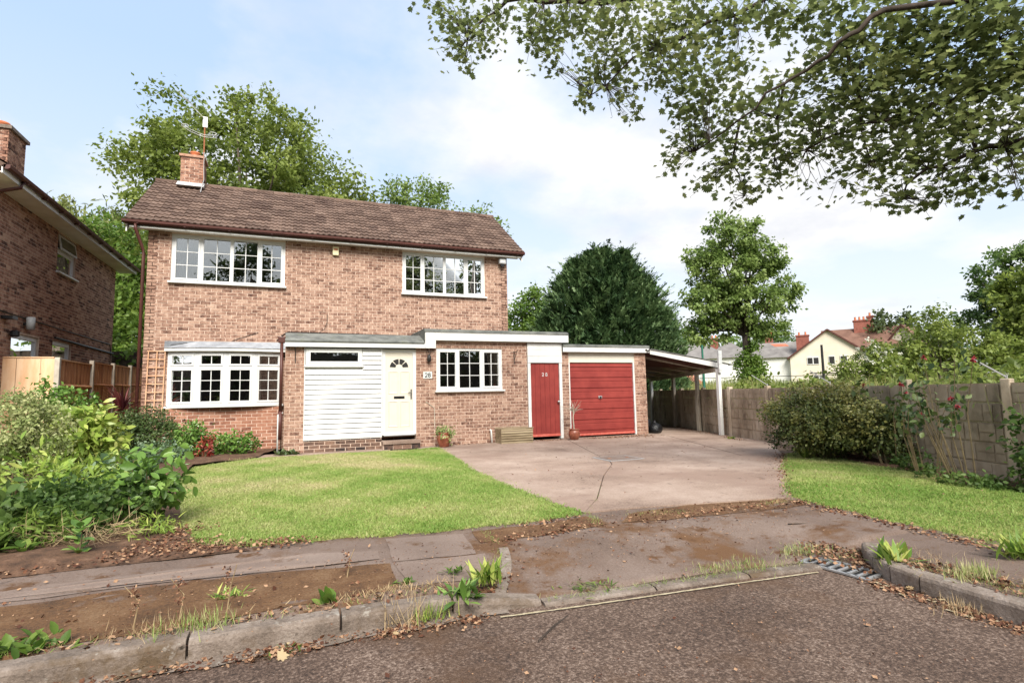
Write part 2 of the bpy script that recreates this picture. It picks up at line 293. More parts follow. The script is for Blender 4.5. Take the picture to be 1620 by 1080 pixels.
# leaf templates: x across, y along, z out; faces as triangles
LEAF = {
 'diamond': ([(0, 0, 0), (.32, .45, .05), (0, 1, 0), (-.32, .45, .05)], [(0, 1, 2), (0, 2, 3)]),
 'oval': ([(0, 0, 0), (.26, .22, .06), (.33, .52, .06), (.2, .8, .02), (0, 1, -.06), (-.2, .8, .02), (-.33, .52, .06), (-.26, .22, .06), (0, .5, -.03)], [(0, 1, 8), (1, 2, 8), (2, 3, 8), (3, 4, 8), (4, 5, 8), (5, 6, 8), (6, 7, 8), (7, 0, 8)]),
 'lance': ([(0, 0, 0), (.12, .3, .03), (.13, .6, 0), (0, 1, -.12), (-.13, .6, 0), (-.12, .3, .03)], [(0, 1, 5), (1, 2, 4), (1, 4, 5), (2, 3, 4)]),
 'blade': ([(-.03, 0, 0), (.03, 0, 0), (.022, .55, .04), (-.022, .55, .04), (0, 1, .16)], [(0, 1, 2), (0, 2, 3), (3, 2, 4)]),
 'spray': ([(0, 0, 0), (.3, .25, .06), (.13, .45, .0), (.36, .62, .05), (.1, .72, 0), (0, 1.05, -.05), (-.1, .72, 0), (-.36, .62, .05), (-.13, .45, 0), (-.3, .25, .06)], [(0, 1, 2), (0, 2, 8), (0, 8, 9), (2, 3, 4), (2, 4, 6), (2, 6, 8), (8, 6, 7), (4, 5, 6)]),
 'maple': ([(0, 0, 0), (.16, .02, .02), (.42, .02, .05), (.33, .24, .03), (.62, .42, .06), (.36, .5, .02), (.34, .74, .05), (.15, .66, .0), (0, 1.0, -.06), (-.15, .66, .0), (-.34, .74, .05), (-.36, .5, .02), (-.62, .42, .06), (-.33, .24, .03), (-.42, .02, .05), (-.16, .02, .02), (0, .4, -.04)],
           [(i, i + 1, 16) for i in range(15)] + [(15, 0, 16)]),
}
def scatter(kind, P, D, U, size, tint, width=1.0, wid=None):
    """place leaf templates: P base points, D growth directions, U face normals (made orthogonal)"""
    tv, tf = LEAF[kind]; tv = np.array(tv, np.float32) * np.array([width, 1, 1], np.float32); tf = np.array(tf, np.int32)
    D = norm(D); X = norm(np.cross(D, U)); Z = np.cross(X, D); n = len(P)
    if wid is not None: X = X * np.asarray(wid)[:, None]
    size = np.broadcast_to(np.asarray(size, np.float32), (n,))
    V = P[:, None, :] + size[:, None, None] * (tv[None, :, 0:1] * X[:, None, :] + tv[None, :, 1:2] * D[:, None, :] + tv[None, :, 2:3] * Z[:, None, :])
    F = tf[None] + (np.arange(n, dtype=np.int32) * len(tv))[:, None, None]
    T = np.repeat(np.broadcast_to(np.asarray(tint, np.float32), (n,)), len(tf))
    return V.reshape(-1, 3), F.reshape(-1, tf.shape[1]), T
def merge(parts):
    Vs, Fs, Ts, o = [], [], [], 0
    for V, F, T in parts: Vs.append(V); Fs.append(F + o); Ts.append(T); o += len(V)
    return np.concatenate(Vs), np.concatenate(Fs), np.concatenate(Ts)
def rdir(n): return norm(rng.normal(size=(n, 3)))
def blob_leaves(blobs, nclump, per, cr, shell=.35):
    """clumps spread through ellipsoids (cx,cy,cz,rx,ry,rz): returns leaf points, outward directions, tints and clump centres"""
    B = np.array(blobs, float); vol = B[:, 3] * B[:, 4] * B[:, 5]; pr = vol ** .8 / (vol ** .8).sum()
    bi = rng.choice(len(B), nclump, p=pr); d = rdir(nclump); rad = rng.random(nclump) ** shell
    cc = B[bi, :3] + d * rad[:, None] * B[bi, 3:6] * (.88 + .24 * rng.random((nclump, 1)))
    ci = np.repeat(np.arange(nclump), per); n = len(ci)
    crs = cr * (.6 + .8 * rng.random(nclump))
    P = cc[ci] + rng.normal(size=(n, 3)) * crs[ci][:, None] * np.array([.62, .62, .45])
    O = norm(P - B[bi[ci], :3])
    T = np.clip(.5 + .22 * (rng.random(nclump) - .5)[ci] * 2 + .3 * (rng.random(n) - .5), 0, 1)
    return P, O, T, cc
def foliage(P, O, T, kind, size, droop=.25, rand=1.0, upn=.5, width=1.0):
    n = len(P); D = norm(O * .5 + rng.normal(size=(n, 3)) * rand * .7 + np.array([0, 0, -droop])); U = norm(O * .6 + np.array([0, 0, upn]) + rng.normal(size=(n, 3)) * .6)
    return scatter(kind, P, D, U, size * (.65 + .7 * rng.random(n)), T, width)
def tree(name, label, base, blobs, nclump, per, cr, kind, size, leaf, trunk_r=.3, bark='bark', cat='tree', group=None, limbs=18, droop=.25, split=.45, shell=.35, width=1.0):
    t = thing(name, label, cat, base, group); b = Vector(base)
    P, O, T, cc = blob_leaves(blobs, nclump, per, cr, shell)
    V, F, TT = foliage(P, O, T, kind, size, droop, width=width)
    npmesh('crown', V, F, leaf, t, TT)
    m = MB(); top = Vector(np.mean(np.array(blobs)[:, :3], axis=0)); fork = b.lerp(top, split); fork.x = b.x + (top.x - b.x) * split * .6; fork.y = b.y + (top.y - b.y) * split * .6
    m.tube([b - Vector((0, 0, .3)), b.lerp(fork, .3) + Vector((.05, .03, 0)), fork], [trunk_r * 1.25, trunk_r, trunk_r * .8], 9)
    for c in cc[rng.choice(len(cc), min(limbs, len(cc)), replace=False)]:
        c = Vector(c); mid = fork.lerp(c, .5) + Vector((0, 0, (c - fork).length * .10)); r = trunk_r * .38
        m.tube([fork - Vector((0, 0, trunk_r)), fork.lerp(mid, .5) + Vector((0, 0, .1)), mid, c], [r, r * .75, r * .5, r * .12], 5, cap=False)
    m.build('trunk', bark, t, smooth=True)
    return t
def inpoly(P, poly):
    x, y = P[:, 0], P[:, 1]; c = np.zeros(len(P), bool); n = len(poly)
    for i in range(n):
        x0, y0 = poly[i]; x1, y1 = poly[(i + 1) % n]
        if y0 == y1: continue
        c ^= ((y0 > y) != (y1 > y)) & (x < (x1 - x0) * (y - y0) / (y1 - y0) + x0)
    return c
def sstep(a, b, x): t = np.clip((np.asarray(x, float) - a) / (b - a), 0, 1); return t * t * (3 - 2 * t)
def wob(x, y, s=1.0, k=0): return np.sin(x * 1.7 * s + 1.3 + k) * np.cos(y * 2.1 * s + .7 + k * 2) * .5 + np.sin(x * 4.3 * s + y * 3.1 * s + k) * .3 + np.sin(x * 9.1 * s - y * 7.7 * s + 2 * k) * .2
# ------------------------------------------------------------------ the ground and everything flat
def struct(o, label=None): return tag(o, kind='structure', label=label)
def grid(name, xs, ys, zf, m, parent=None, smooth=True):
    X, Y = np.meshgrid(xs, ys); Z = zf(X, Y); nx, ny = len(xs), len(ys)
    V = np.stack([X, Y, Z], -1).reshape(-1, 3); i = np.arange(nx - 1)[None] + nx * np.arange(ny - 1)[:, None]
    F = np.stack([i, i + 1, i + nx + 1, i + nx], -1).reshape(-1, 4)
    return npmesh(name, V, F, m, parent, np.full(len(F), .5), smooth)
def fence_x(y): return 8.65 + (y - 4.13) * .3432 if y < 12.23 else 11.43 + (y - 12.23) * .36
fence_xv = np.vectorize(fence_x)
def field_z(X, Y):
    d = np.maximum(X - fence_xv(np.clip(Y, -10, 60)), 0); far = sstep(14, 60, np.hypot(X, Y))
    beyond = sstep(.3, 6, d) * .35 + sstep(6, 40, d) * .9
    behind = sstep(19, 30, Y) * .9 * sstep(-40, -2, X)
    left = sstep(-4.2, -5.2, X) * sstep(7, 12, Y) * .62
    return -.22 + np.where(far > 0, np.maximum(beyond, behind), np.maximum(beyond, behind)) + left + .05 * wob(X * .3, Y * .3)
ax = np.concatenate([-np.geomspace(900, 22, 24), np.linspace(-20, 70, 91), np.geomspace(74, 900, 22)])
ay = np.concatenate([-np.geomspace(900, 22, 20), np.linspace(-20, 70, 91), np.geomspace(74, 900, 22)])
struct(grid('ground', ax, ay, field_z, 'field_ground'))

# road: one sheet to the kerbs
RZ = -.12
def road_z(X, Y): return RZ + .002 * wob(X, Y) + 0 * X
road = struct(grid('road', np.linspace(-40, 4.6, 150), np.linspace(-45, 3.66, 150), road_z, 'road_asphalt'))
# the faded yellow lines: short worn lengths
def line_strip(pts, w, name, gaps=.12):
    m = MB(); P = [Vector((x, y, RZ + .011)) for x, y in pts]
    for a, b in zip(P[:-1], P[1:]):
        n = max(1, int((b - a).length / .05)); d = (b - a).normalized(); s = Vector((-d.y, d.x, 0)); w0 = w * .5
        for i in range(n):
            if random.random() < gaps: w0 = w * .5; continue
            w1 = w * (.32 + .3 * random.random()); p, q = a.lerp(b, i / n), a.lerp(b, (i + 1) / n); j = s * random.uniform(-.003, .003)
            m.add([p - s * w0, q - s * w1 + j, q + s * w1 + j, p + s * w0], [(0, 1, 2, 3)]); w0 = w1
    return m.build(name, 'yellow_line', road)
line_strip([(1.22, 3.36), (1.69, 3.31), (2.15, 3.27), (2.92, 3.21), (3.74, 3.13)], .018, 'yellow_line', .03)
line_strip([(3.92, 2.86), (3.90, 2.5), (3.92, 2.2), (3.89, 1.9), (3.88, .5), (3.88, -3)], .024, 'yellow_line', .4)
line_strip([(3.86, 2.80), (3.83, 2.4), (3.84, 2.1)], .02, 'yellow_line', .5)
# concrete channel along the left kerb
m = MB()
for i in range(60):
    x0 = -8 + i * .155; w = .10 + .02 * math.sin(i * 1.7) + .012 * random.random(); w2 = .10 + .02 * math.sin((i + 1) * 1.7)
    if x0 > 1.25: break
    m.add([(x0, 3.52 - w, RZ + .009), (x0 + .155, 3.52 - w2, RZ + .009), (x0 + .155, 3.56, RZ + .02), (x0, 3.56, RZ + .02)], [(0, 1, 2, 3)], .5)
m.build('channel', 'kerb_concrete', road)

# pavement with the lowered crossing
def dip(X, Y):
    return -.10 * sstep(4.45, 3.50, Y) * sstep(.70, 1.40, X) * (1 - sstep(4.25, 4.7, X)) - .10 * sstep(3.5, 3.0, Y) * (1 - sstep(4.2, 4.55, X)) * sstep(3.5, 3.9, X)
def pave_z(X, Y): return dip(X, Y) + .006 * wob(X, Y, .8) + .004 * wob(X, Y, 2.3)
def colgrid(name, cols, lo, hi, n, m, zf, parent=None):
    V = []; k = len(cols)
    for x in cols:
        for j in range(n): V.append((x, lo(x) + (hi(x) - lo(x)) * j / (n - 1), 0))
    V = np.array(V); V[:, 2] = zf(V[:, 0], V[:, 1]); V[::n, 2] -= .12; V[::n, 1] += .004; i = (np.arange(k - 1) * n)[:, None] + np.arange(n - 1)[None]
    F = np.stack([i, i + n, i + n + 1, i + 1], -1).reshape(-1, 4)
    return npmesh(name, V, F, m, parent, np.full(len(F), .5), True)
def ylow(x): return 3.635 - .20 * float(sstep(.95, 1.5, x)) - .12 * float(sstep(3.0, 3.9, x)) if x < 4.3 else 3.28
pave = struct(colgrid('pavement', np.concatenate([np.linspace(-14, -2, 30), np.linspace(-1.9, 5.75, 120)]), ylow, lambda x: 5.80 - .55 * float(sstep(2.6, 2.9, x)), 28, 'pavement_asphalt', pave_z))
def xk(y): return 4.14 + .36 * float(sstep(2.55, 3.28, y))
def stripgrid():
    ys = np.linspace(-9, 3.285, 90); V = []; n = 14
    for y in ys:
        for j in range(n): V.append((xk(y) + (5.62 - xk(y)) * j / (n - 1), y, 0))
    V = np.array(V); V[:, 2] = .004 * wob(V[:, 0], V[:, 1], 1.2) - .10 * sstep(2.9, 3.28, V[:, 1]) * (1 - sstep(4.2, 4.7, V[:, 0]))
    i = (np.arange(len(ys) - 1) * n)[:, None] + np.arange(n - 1)[None]; F = np.stack([i, i + 1, i + n + 1, i + n], -1).reshape(-1, 4)
    return npmesh('pavement', V, F, 'pavement_asphalt', None, np.full(len(F), .5), True)
pave2 = struct(stripgrid())
# repair patches and old trench strips laid on the pavement
def patch(poly, m, parent=pave, h=.005, sub=.16):
    P = []
    for (x0, y0), (x1, y1) in zip(poly, poly[1:] + poly[:1]):
        n = max(1, int(math.hypot(x1 - x0, y1 - y0) / sub))
        for i in range(n):
            t = i / n; P.append((x0 + (x1 - x0) * t + random.uniform(-.012, .012), y0 + (y1 - y0) * t + random.uniform(-.012, .012)))
    cx, cy = sum(p[0] for p in P) / len(P), sum(p[1] for p in P) / len(P)
    rings = [P] + [[(cx + (x - cx) * k, cy + (y - cy) * k) for x, y in P] for k in (.7, .4, .12)]
    V = [(x, y, float(pave_z(np.float64(x), np.float64(y))) + h) for R in rings for x, y in R]; n = len(P)
    F = [(r * n + i, r * n + (i + 1) % n, (r + 1) * n + (i + 1) % n, (r + 1) * n + i) for r in range(3) for i in range(n)] + [tuple(3 * n + i for i in range(n))]
    return MB().add(V, F, .5).build('patch', m, parent, smooth=True)
patch([(-6, 4.63), (-1.28, 4.66), (-.72, 4.68), (-.21, 4.69), (.62, 4.55), (.66, 4.80), (.10, 4.97), (-.87, 4.96), (-1.39, 4.93), (-6, 4.9)], 'patch_asphalt')
patch([(.72, 4.42), (1.38, 4.36), (1.47, 5.02), (.76, 5.18)], 'patch_asphalt')
patch([(.74, 3.82), (1.36, 3.92), (1.46, 4.33), (.72, 4.38)], 'patch_asphalt')
patch([(-6, 3.75), (-.6, 3.72), (.66, 3.82), (.68, 4.40), (-.2, 4.58), (-1.3, 4.58), (-6, 4.5)], 'moss_asphalt')
patch([(1.52, 4.66), (2.3, 4.62), (2.86, 4.72), (2.82, 5.12), (2.3, 5.0), (1.56, 5.05)], 'moss_asphalt')
patch([(3.0, 4.72), (4.1, 4.55), (5.0, 4.5), (5.35, 4.55), (5.35, 5.0), (4.3, 5.12), (3.3, 5.02)], 'moss_asphalt')
# edging curve beside the crossing
m = MB(); E = [(1.28, 3.56), (1.36, 3.72), (1.46, 3.90), (1.55, 4.1), (1.61, 4.3), (1.64, 4.42)]
for (x0, y0), (x1, y1) in zip(E[:-1], E[1:]):
    z0, z1 = float(pave_z(np.float64(x0), np.float64(y0))), float(pave_z(np.float64(x1), np.float64(y1))); d = Vector((x1 - x0, y1 - y0, 0)).normalized(); s = Vector((-d.y, d.x, 0)) * .04
    a, b = Vector((x0, y0, z0 + .010)), Vector((x1, y1, z1 + .010))
    m.add([a - s, b - s, b + s, a + s, a - s - Vector((0, 0, .05)), b - s - Vector((0, 0, .05)), b + s - Vector((0, 0, .05)), a + s - Vector((0, 0, .05))], [(0, 1, 2, 3), (4, 5, 1, 0), (6, 7, 3, 2)], .6)
m.build('edging', 'kerb_concrete', pave)

# kerb stones, each its own piece
kerb = struct(thing('kerb', 'weathered concrete kerb stones edging the road', None, (0, 3.5, RZ)))
def kerb_profile(h, w=.125):
    return [(0, -.06), (.0, h - .03), (.008, h - .010), (.028, h), (w, h), (w, -.06)]
def kerb_run(pts, hs, w=.125):
    """stones between consecutive points; the road side is on the right-hand side of travel"""
    for (a, b), (h0, h1) in zip(zip(pts[:-1], pts[1:]), zip(hs[:-1], hs[1:])):
        a, b = Vector((*a, 0)), Vector((*b, 0)); d = (b - a).normalized(); s = Vector((-d.y, d.x, 0)); l = (b - a).length; g = .007
        n = 5; V = []; rnd = [random.uniform(-.003, .003) for _ in range(n + 1)]
        for i in range(n + 1):
            t = (g + (l - 2 * g) * i / n) / l; h = h0 + (h1 - h0) * t; p = a.lerp(b, t)
            for q, z in kerb_profile(h, w): V.append(p + s * (q + rnd[i] * (z > 0)) + Vector((0, 0, RZ + z + rnd[i] * .7)))
        k = 6; F = [(i * k + j, (i + 1) * k + j, (i + 1) * k + j + 1, i * k + j + 1) for i in range(n) for j in range(k - 1)] + [tuple(reversed(range(k))), tuple(range(n * k, n * k + k))]
        F = [tuple(reversed(f)) for f in F]
        MB().add(V, F).build('kerb_stone', 'kerb_concrete', kerb)
xs = [-7.9, -6.98, -6.06, -5.14, -4.22, -3.3, -2.38, -1.46, -.54, .26, .95, 1.55]
kerb_run([(x, 3.515) for x in xs[:-1]] + [(1.55, 3.44)], [.125] * 9 + [.122, .11, .035])
kerb_run([(1.55, 3.40), (2.4, 3.33), (3.2, 3.26), (3.86, 3.17)], [.022, .02, .02, .02], .115)
kerb_run([(4.47, 3.30), (4.27, 3.14), (4.13, 2.97), (4.04, 2.78), (3.99, 2.55), (3.98, 1.9), (3.97, 1.0), (3.965, .1), (3.96, -.8), (3.96, -1.7), (3.96, -2.6)], [.115, .12] + [.125] * 9)
# ------------------------------------------------------------------ drive, path, lawns, bed
drive = struct(thing('driveway', 'pinkish concrete driveway slabs before the garage', None, (6, 9, 0)))
MB().add([(2.7, 4.9, -.02), (5.7, 4.75, -.02), (12.4, 11.0, -.02), (15.5, 22, -.02), (9, 22, -.02), (9, 13.9, -.02), (-3, 14.2, -.02), (-3, 12.9, -.02), (3.0, 12.9, -.02)], [tuple(range(9))], .5).build('joint_bed', 'joint_fill', drive)
def slab(poly, t, inset=.008):
    P = [Vector((x, y, 0)) for x, y in poly]; c = sum(P, Vector()) / len(P); Q = []
    n = len(P)
    for i in range(n):
        d0 = (P[i] - P[i - 1]).normalized(); d1 = (P[(i + 1) % n] - P[i]).normalized(); nn = (Vector((-d0.y, d0.x, 0)) + Vector((-d1.y, d1.x, 0))); nn.normalize(); Q.append(P[i] + nn * inset)
    MB().prism([q + Vector((0, 0, -.05)) for q in Q], (0, 0, .062 + random.uniform(-.003, .004)), t).build('slab', 'drive_concrete', drive)
slab([(2.89, 5.25), (3.4, 5.85), (4.4, 7.35), (5.24, 8.45), (5.44, 8.85), (5.9, 10.3), (2.98, 10.4), (2.82, 9.37), (2.76, 7.56), (2.78, 6.41)], .55)
slab([(2.98, 10.4), (5.9, 10.3), (7.1, 13.9), (3.0, 13.9)], .62)
slab([(2.89, 5.25), (3.47, 5.21), (4.0, 5.12), (4.62, 5.0), (5.5, 4.86), (6.45, 5.79), (8.4, 7.6), (8.1, 8.3), (6.1, 8.80), (5.44, 8.85), (5.24, 8.45), (4.4, 7.35), (3.4, 5.85)], .38)
slab([(5.44, 8.85), (6.1, 8.80), (8.1, 8.3), (9.9, 12.9), (9.95, 13.9), (7.1, 13.9), (5.9, 10.3)], .5)
slab([(8.4, 7.6), (8.96, 8.13), (11.0, 10.3), (10.95, 11.0), (11.35, 12.2), (10.2, 13.1), (9.9, 12.9), (8.1, 8.3)], .58)
slab([(9.95, 13.1), (10.2, 13.1), (11.35, 12.2), (13.9, 19.9), (9.95, 19.9)], .3)
slab([(-.95, 13.12), (1.0, 13.08), (3.0, 13.02), (3.0, 13.9), (-.95, 13.9)], .5)
# manhole cover in the drive
mh = thing('manhole_cover', 'rectangular metal manhole cover set into the concrete drive', 'manhole cover', (5.8, 9.12, .0))
MB().box(5.42, 8.78, -.01, 6.18, 9.47, .020).build('frame', 'grey_plastic', mh)
MB().box(5.47, 8.83, .0, 6.13, 9.42, .024, .4).build('lid', 'patch_asphalt', mh)
for sx in (5.6, 6.0): MB().box(sx - .03, 9.1, .0, sx + .03, 9.14, .028).build('lifting_eye', 'rusty', mh)

LAWN = [(2.86, 5.22), (2.36, 5.10), (1.53, 5.14), (.72, 5.26), (.17, 5.34), (-.45, 5.43), (-.88, 5.66), (-1.15, 6.3), (-1.4, 7.6), (-1.6, 8.9), (-1.85, 10.2), (-1.95, 12.0), (-1.6, 13.0), (-.9, 13.12), (1.0, 13.06), (2.6, 13.03), (3.2, 13.2), (2.98, 10.4), (2.83, 9.37), (2.76, 7.56), (2.77, 6.41)]
LAWNR = [(5.56, 5.02), (5.40, 4.41), (5.30, 3.64), (5.32, 3.11), (5.44, 2.64), (5.5, -2), (6.7, -2), (8.1, 3.6), (8.35, 4.2), (8.75, 5.56), (9.1, 6.7), (9.35, 7.9), (9.0, 8.05), (7.7, 6.95), (6.45, 5.81)]
def lawn_z(X, Y): return .017 + .008 * wob(X * .6, Y * .6) + 0 * X
def lawn(poly, label, nblade, name='lawn'):
    Q = []
    for (x0, y0), (x1, y1) in zip(poly, poly[1:] + poly[:1]):
        k = max(1, int(math.hypot(x1 - x0, y1 - y0) / .12))
        for i in range(k): Q.append((x0 + (x1 - x0) * i / k + random.gauss(0, .022), y0 + (y1 - y0) * i / k + random.gauss(0, .022)))
    poly = Q; P = np.array(poly); lo, hi = P.min(0), P.max(0)
    # ground sheet: fine grid clipped to the outline
    st = .06; xs_ = np.arange(lo[0], hi[0] + st, st); ys_ = np.arange(lo[1], hi[1] + st, st); X, Y = np.meshgrid(xs_, ys_); nx = len(xs_)
    V = np.stack([X, Y, lawn_z(X, Y)], -1).reshape(-1, 3); i = (np.arange(nx - 1)[None] + nx * np.arange(len(ys_) - 1)[:, None]).ravel()
    c = (V[i] + V[i + nx + 1]) / 2; k = i[inpoly(c, poly)]; F = np.stack([k, k + 1, k + nx + 1, k + nx], -1)
    u, inv = np.unique(F, return_inverse=True); cnt = np.bincount(inv.ravel()); V = V.copy(); V[u[cnt < 4], 2] = -.03; o = struct(npmesh(name, V[u], inv.reshape(F.shape), 'lawn_soil', None, np.full(len(F), .5), True))
    # blades
    B = lo + rng.random((int(nblade * 1.0), 2)) * (hi - lo); j = B + rng.normal(size=B.shape) * .035; B = j[inpoly(B, poly)]
    d = np.hypot(B[:, 0], B[:, 1]); B = B[rng.random(len(B)) < np.clip(11 / d, .45, 1)]; n = len(B)
    Pz = np.column_stack([B, lawn_z(B[:, 0], B[:, 1]) - .004])
    big = wob(B[:, 0] * .55, B[:, 1] * .45, 1, 2)
    D = rng.normal(size=(n, 3)) * .8; D[:, 2] = 1; U = rdir(n); U[:, 2] *= .3
    d = np.hypot(B[:, 0], B[:, 1])
    fineb = wob(B[:, 0] * 2.3, B[:, 1] * 1.9, 1, 5); T = np.clip(.47 + .34 * big + .18 * fineb + .42 * (rng.random(n) - .5) + .16 * sstep(5.6, 9.0, B[:, 1]) - .22 * sstep(6.2, 5.2, B[:, 1]) - .18 * sstep(1.2, 2.7, B[:, 0]) * (B[:, 0] < 3.5), 0, 1)
    V, F, TT = scatter('blade', Pz, D, U, (.016 + .022 * rng.random(n)) * (1 + .6 * (rng.random(n) > .97)), T, 3.0 + .2 * d.mean())
    tag(npmesh('grass', V, F, 'grass_blade', o, TT), kind='stuff')
    return o
lawn(LAWN, 'front lawn', 330000); lawn(LAWNR, 'side lawn', 200000)

def bed_z(X, Y): return .02 + .05 * sstep(-.8, -2.2, X) + .50 * sstep(-3.6, -5.3, X) * sstep(8, 13, Y) + .025 * wob(X, Y, 1.6)
def bed_right(y): return float(np.interp(y, [5.30, 5.66, 6.3, 7.6, 8.9, 10.2, 12, 13.1, 15.3], [-.35, -.80, -1.05, -1.3, -1.5, -1.75, -1.85, -.85, -.45]))
ys_ = np.linspace(5.28, 15.35, 70); V = []; n = 30
for y in ys_:
    for j in range(n): V.append((-7.5 + (bed_right(y) + 7.5) * j / (n - 1), y, 0))
V = np.array(V); V[:, 2] = (bed_z(V[:, 0], V[:, 1]) + .012) * sstep(5.26, 5.50, V[:, 1]) + .007; i = (np.arange(len(ys_) - 1) * n)[:, None] + np.arange(n - 1)[None]
F = np.stack([i, i + 1, i + n + 1, i + n], -1).reshape(-1, 4)
struct(npmesh('flower_bed', V, F, 'soil', None, np.full(len(F), .5), True))
# soil strip along the concrete fence
V = []; ys_ = np.linspace(-2, 8.2, 40)
for y in ys_:
    for j in range(6): V.append((fence_x(y) - .62 + .6 * j / 5, y, .03 + .03 * math.sin(j * 1.3 + y * 2)))
V = np.array(V); i = (np.arange(39) * 6)[:, None] + np.arange(5)[None]; F = np.stack([i, i + 1, i + 7, i + 6], -1).reshape(-1, 4)
struct(npmesh('flower_bed', V, F, 'soil', None, np.full(len(F), .5), True))
# ------------------------------------------------------------------ brickwork
BL, BH, JT = .237, .0842, .013
BRICK = {}
def brick_mesh(m):
    """a few shared brick blocks that differ in burnt tint"""
    if m in BRICK: return BRICK[m]
    L = []
    for k in range(12):
        b = MB().box(0, -.006, 0, BL - JT, .02, BH - JT, (k + .5) / 12); me = bpy.data.meshes.new('brick'); me.from_pydata(b.v, [], b.f)
        me.attributes.new('tint', 'FLOAT', 'FACE').data.foreach_set('value', np.array(b.t, np.float32)); me.materials.append(M[m]); L.append(me)
    BRICK[m] = L; return L
class Bricks:
    """collects the bricks of one building; the ones that show largest become objects, the rest one mesh per wall"""
    def __init__(s, keep): s.rows = []; s.keep = keep
    def wall(s, parent, p0, u, W_, z0, z1, holes=(), m='brick', back='mortar', thick=.22, name='wall', phase=0.):
        u = Vector(u).normalized(); n = Vector((u.y, -u.x, 0)); p0 = Vector((p0[0], p0[1], 0))
        us = sorted({0, W_, *[min(max(h[i], 0), W_) for h in holes for i in (0, 1)]}); zs = sorted({z0, z1, *[min(max(h[i], z0), z1) for h in holes for i in (2, 3)]})
        b = MB()
        for i in range(len(us) - 1):
            for j in range(len(zs) - 1):
                cu, cz = (us[i] + us[i + 1]) / 2, (zs[j] + zs[j + 1]) / 2
                if any(h[0] < cu < h[1] and h[2] < cz < h[3] for h in holes): continue
                b.obox(p0 + u * cu - n * thick / 2 + Vector((0, 0, cz)), u * (us[i + 1] - us[i]) / 2, n * thick / 2, Vector((0, 0, (zs[j + 1] - zs[j]) / 2)), .5)
        w = b.build(name, back, parent)
        r = 0; z = z0 + JT
        while z + .03 < z1:
            zt = min(z + BH - JT, z1 - .002); x = -BL * (.5 if r % 2 else 0) - phase
            while x < W_:
                a0, a1 = max(x, .003), min(x + BL - JT, W_ - .003); x += BL
                if a1 - a0 < .02: continue
                segs = [(a0, a1)]
                for h in holes:
                    if h[2] < zt - .004 and h[3] > z + .004:
                        ns = []
                        for q0, q1 in segs:
                            if h[0] > q0 + .01: ns.append((q0, min(q1, h[0] - .003)))
                            if h[1] < q1 - .01: ns.append((max(q0, h[1] + .003), q1))
                            if False: pass
                        segs = [(q0, q1) for q0, q1 in ns if q1 - q0 > .015] if (h[0] < a1 and h[1] > a0) else segs
                for q0, q1 in segs: s.rows.append((w, p0, u, n, q0, q1, z, zt, m))
            z += BH; r += 1
        return w
    def done(s):
        def seen(t):
            c = t[1] + t[2] * ((t[4] + t[5]) / 2) + Vector((0, 0, t[6])); d = c - CAM
            full = (t[5] - t[4] > BL - JT - .004) and (t[7] - t[6] > BH - JT - .003)
            return -1 if not full or t[3].dot(d) > 0 else -t[3].dot(d) / d.length ** 3
        sc = sorted(range(len(s.rows)), key=lambda i: -seen(s.rows[i])); big = set(i for i in sc[:s.keep] if seen(s.rows[i]) > 0)
        rest = {}
        for i, (w, p0, u, n, q0, q1, z, zt, m) in enumerate(s.rows):
            jit = random.uniform(-.0015, .0025); t = min(max(random.gauss(.52, .24), 0), 1)
            if i in big:
                o = bpy.data.objects.new('brick', brick_mesh(m)[min(11, int(t * 12))]); COL.objects.link(o); o.parent = w; WL[o] = WL[w]
                o.location = p0 + u * q0 + n * jit + Vector((0, 0, z)) - WL[w]; o.rotation_euler = (0, 0, math.atan2(u.y, u.x))
            else:
                b = rest.setdefault((w, m), MB()); c = p0 + u * ((q0 + q1) / 2) + Vector((0, 0, (z + zt) / 2)); hx, hz = u * (q1 - q0) / 2, Vector((0, 0, (zt - z) / 2)); a = n * (.006 + jit); d = -n * .015
                b.add([c - hx - hz + a, c + hx - hz + a, c + hx + hz + a, c - hx + hz + a, c - hx - hz + d, c + hx - hz + d, c + hx + hz + d, c - hx + hz + d],
                      [(0, 1, 2, 3), (4, 5, 1, 0), (5, 6, 2, 1), (6, 7, 3, 2), (7, 4, 0, 3)], t)
        for (w, m), b in rest.items(): tag(b.build('brickwork', m, w), kind='stuff')

